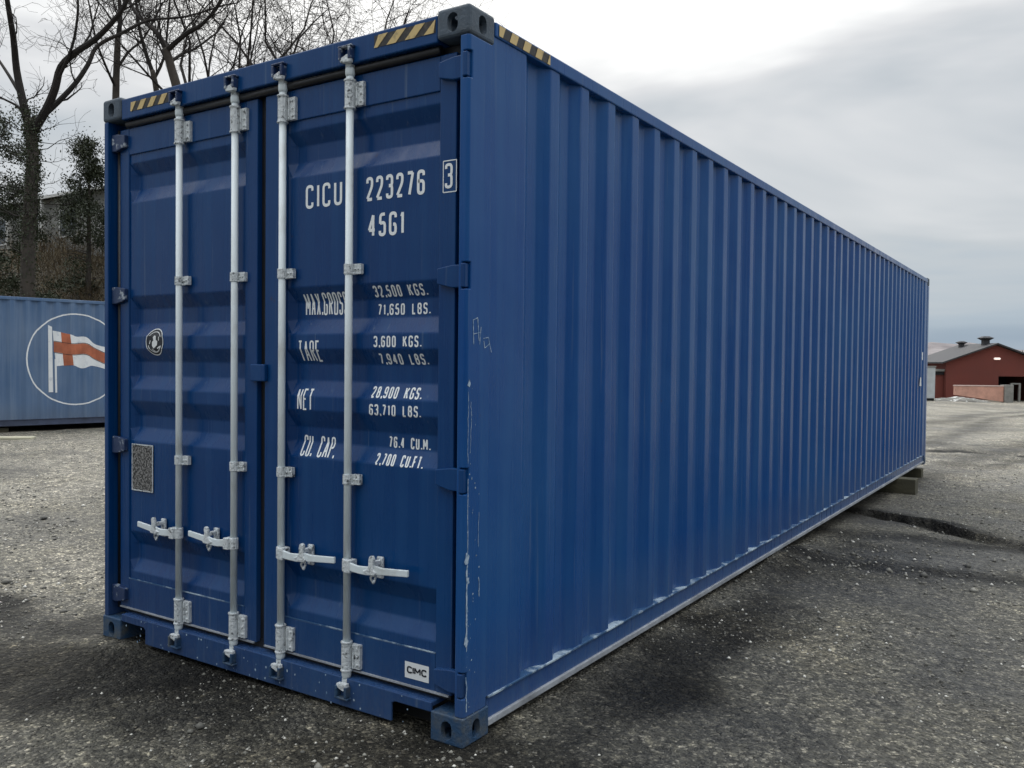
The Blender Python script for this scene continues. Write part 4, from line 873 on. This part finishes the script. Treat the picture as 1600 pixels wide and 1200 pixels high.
# ------------------------------------------------------------------ grey house up on the bank
hp0 = A(-40, 400, 46); hp1 = A(240, 400, 37.5); hx, hy = hp0.x, hp0.y; dv = Vector((hp1.x-hp0.x, hp1.y-hp0.y, 0)); HL = dv.length; ang = math.atan2(dv.y, dv.x)
hz = 6.3; hs = empty('house', (hx, hy, hz), ang); tag(hs, 'low grey boarded house with white eaves seen through the branches on the bank', 'house')
MB().box(0, HL, 0, 5, -1.5, 2.85).build('wall', 'housewall', hs)
MB().prism([(-.4, 2.86), (-.4, 2.94), (2.5, 3.95), (5.4, 2.94), (5.4, 2.86)], YZ, -.4, HL+.4).build('roof', 'houseroof', hs)
MB().box(-.4, HL+.4, -.46, -.402, 2.80, 2.93).build('eaves_board', 'trimw', hs)
for x0, x1, z0, z1 in ((1.9, 3.3, 1.0, 2.2), (5.2, 6.4, 1.0, 2.2), (8.3, 9.7, 1.0, 2.2)):
    fr = MB().box(x0-.08, x1+.08, -.05, .02, z0-.08, z0).box(x0-.08, x1+.08, -.05, .02, z1, z1+.08).box(x0-.08, x0, -.05, .02, z0, z1).box(x1, x1+.08, -.05, .02, z0, z1).box((x0+x1)/2-.03, (x0+x1)/2+.03, -.045, .02, z0, z1).build('window', 'trimw', hs)
    MB().box(x0, x1, -.02, .015, z0, z1).build('pane', 'glass', fr)
for x0 in (4.1, 7.2):
    MB().box(x0, x0+.14, -.40, -.28, -1.2, 2.80).build('post', 'trimw', hs)
# ------------------------------------------------------------------ red gabled building and its surroundings
bx, by = RF(37.67, 75); bh = empty('gabled_building', (bx, by, -1.5), YAW); tag(bh, 'dark red gabled building with black roof, two roof vents and a dark open gateway', 'building')
BW, EH, RH, BD = 8.5, 3.48, 5.0, 5.6; dx0, dx1, dh = 4.55, 7.8, 2.28
sl = (RH-EH)/(BW/2)
def gable(y0, y1, m):       # wall with a gateway opening
    hh = lambda x: EH+sl*(BW/2-abs(x-BW/2))
    m.prism([(0, 0), (dx0, 0), (dx0, hh(dx0)), (BW/2, RH), (0, EH)], XZ, y0, y1)
    m.prism([(dx0, dh), (dx1, dh), (dx1, hh(dx1)), (dx0, hh(dx0))], XZ, y0, y1)
    m.prism([(dx1, 0), (BW, 0), (BW, EH), (dx1, hh(dx1))], XZ, y0, y1)
m = MB(); gable(0, .25, m); m.box(0, .25, .25, BD, 0, EH).box(BW-.25, BW, .25, BD, 0, EH).prism([(0, 0), (BW, 0), (BW, EH), (BW/2, RH), (0, EH)], XZ, BD, BD+.25)
m.build('wall', 'redwall', bh)
m = MB()
for s in (0, 1):
    e = (-.5, EH-.5*sl) if s == 0 else (BW+.5, EH-.5*sl)
    m.prism([(e[0], e[1]+.04), (BW/2, RH+.04), (BW/2, RH+.17), (e[0], e[1]+.17)], XZ, -.35, BD+.5)
m.build('roof', 'barnroof', bh)
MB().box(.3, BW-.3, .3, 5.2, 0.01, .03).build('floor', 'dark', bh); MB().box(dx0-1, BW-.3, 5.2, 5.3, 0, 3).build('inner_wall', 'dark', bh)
def vent(x, y, s):
    z = EH+sl*(BW/2-abs(x-BW/2))+.1
    v = MB().box(x-.28*s, x+.28*s, y-.28*s, y+.28*s, z-.2, z+.5*s).build('roof_vent', 'barnroof', bh)
    MB().add([(x-.3*s, y-.3*s, z+.48*s), (x+.3*s, y-.3*s, z+.48*s), (x+.3*s, y+.3*s, z+.48*s), (x-.3*s, y+.3*s, z+.48*s), (x-.62*s, y-.5*s, z+.70*s), (x+.62*s, y-.5*s, z+.70*s), (x+.62*s, y+.5*s, z+.70*s), (x-.62*s, y+.5*s, z+.70*s), (x-.25*s, y-.2*s, z+.88*s), (x+.25*s, y-.2*s, z+.88*s), (x+.25*s, y+.2*s, z+.88*s), (x-.25*s, y+.2*s, z+.88*s)],
             [(0, 1, 5, 4), (1, 2, 6, 5), (2, 3, 7, 6), (3, 0, 4, 7), (4, 5, 9, 8), (5, 6, 10, 9), (6, 7, 11, 10), (7, 4, 8, 11), (8, 9, 10, 11), (3, 2, 1, 0)]).build('vent_cowl', 'barnroof', v)
vent(BW/2-.25, 1.2, .88); vent(BW/2-.7, 4.4, .66)
MB().prism([(4.15, 3.72), (4.55, 3.72), (4.62, 3.80), (4.55, 3.90), (4.15, 3.90), (4.08, 3.80)], XZ, -.15, -.005).build('wall_lamp', 'lamp', bh)
MB().box(-1.0, -.02, .4, 4, 0, 2.35).build('side_annex', 'redwall', bh); MB().box(-1.15, -.01, .2, 4.1, 2.66, 2.86).build('annex_roof', 'concrete', bh); MB().box(-1.05, -.02, .3, 4, 2.36, 2.655).build('annex_fascia', 'dark', bh)
m = MB().box(dx0+.75, dx0+.90, -.6, -.45, 0, 1.6).box(dx0+1.45, dx0+1.6, -.6, -.45, 0, 1.6).box(dx0+.75, dx0+1.6, -.6, -.45, 1.601, 1.72).build('gate_frame', 'concrete', bh)
# low salmon wall in front
x, y = RF(36.7, 71.5); rw = empty('retaining_wall', (x, y, -1.3), YAW); tag(rw, 'low salmon pink wall with a pale cap in front of the red building', 'wall')
MB().prism([(0, .55), (4.0, 0), (4.0, 1.25), (0, 1.27)], XZ, 0, .3).build('wall', 'salmon', rw); MB().box(-.03, 4.0, -.04, .34, 1.272, 1.36).build('wall_cap', 'saltop', rw)
MB().box(4.02, 4.75, -.15, .6, -.25, 1.42).build('end_pillar', 'concrete', rw, bevel=.03)
x, y = RF(31.3, 69); cbn = empty('site_cabin', (x, y, -1.1), YAW); tag(cbn, 'dull white metal cabin just past the far end of the dark blue container', 'cabin')
MB().box(0, 2.5, 0, 6, .12, 2.6).build('wall', 'cabin', cbn, bevel=.03); MB().box(-.04, 2.54, -.04, 6.04, 2.602, 2.72).build('roof', 'concrete', cbn); MB().box(.05, 2.45, .05, 5.9, -.2, .118).build('base', 'dark', cbn)
def mound():
    rg = np.random.RandomState(8); m = MB(); nx_, ny_ = 60, 24; vs = []
    for j in range(ny_):
        for i in range(nx_):
            r = 33.8+4.6*i/(nx_-1); f = 68.2+3.0*j/(ny_-1); x, y = RF(r, f); a = math.sin(PI*i/(nx_-1))*math.sin(PI*j/(ny_-1))
            vs.append((x, y, float(gz(x, y))-.05+.5*a**.6*(0.35+.9*float(fbm(x*1.1, y*1.1, 4)))))
    m.add(vs, [(j*nx_+i, j*nx_+i+1, (j+1)*nx_+i+1, (j+1)*nx_+i) for j in range(ny_-1) for i in range(nx_-1)])
    o = m.build('rubble', 'rubble', None); tag(o, 'heap of grey rubble and pale snow left of the salmon wall', 'rubble', kind='stuff')
mound()
def far_tree(r, f, h, rad, seed, lb):
    x, y = RF(r, f); evergreen('leafy_tree', Vector((x, y, -1.6)), h, rad, 3500, .22, seed, lb, 'tree', False)
far_tree(62.0, 100, 5.8, 3.0, 71, 'dark green tree behind the right end of the red building')
far_tree(57.3, 104, 5.0, 2.4, 72, 'smaller dark tree peeping over the right roof slope of the red building')
def hills():
    m = MB(); n = 90; rows = ((0, 420, 0.0), (1, 520, 0.75), (2, 620, 1.0), (3, 760, 0.6), (4, 950, 0)); vs = []
    for j, f, e in rows:
        for i in range(n):
            u = -0.1+1.3*i/(n-1); r = u*f; h = 0.98*(9+16*float(fbm(u*14+2, .3, 4))-5+7*math.exp(-((u-0.52)/.09)**2))*e; x, y = RF(r, f); vs.append((x, y, -2.5+h*(1+.15*float(fbm(u*40, j*2.1, 3)))))
    m.add(vs, [(j*n+i, j*n+i+1, (j+1)*n+i+1, (j+1)*n+i) for j in range(4) for i in range(n-1)])
    o = m.build('hills', 'hill', None, smooth=True); tag(o, kind='structure')
hills()
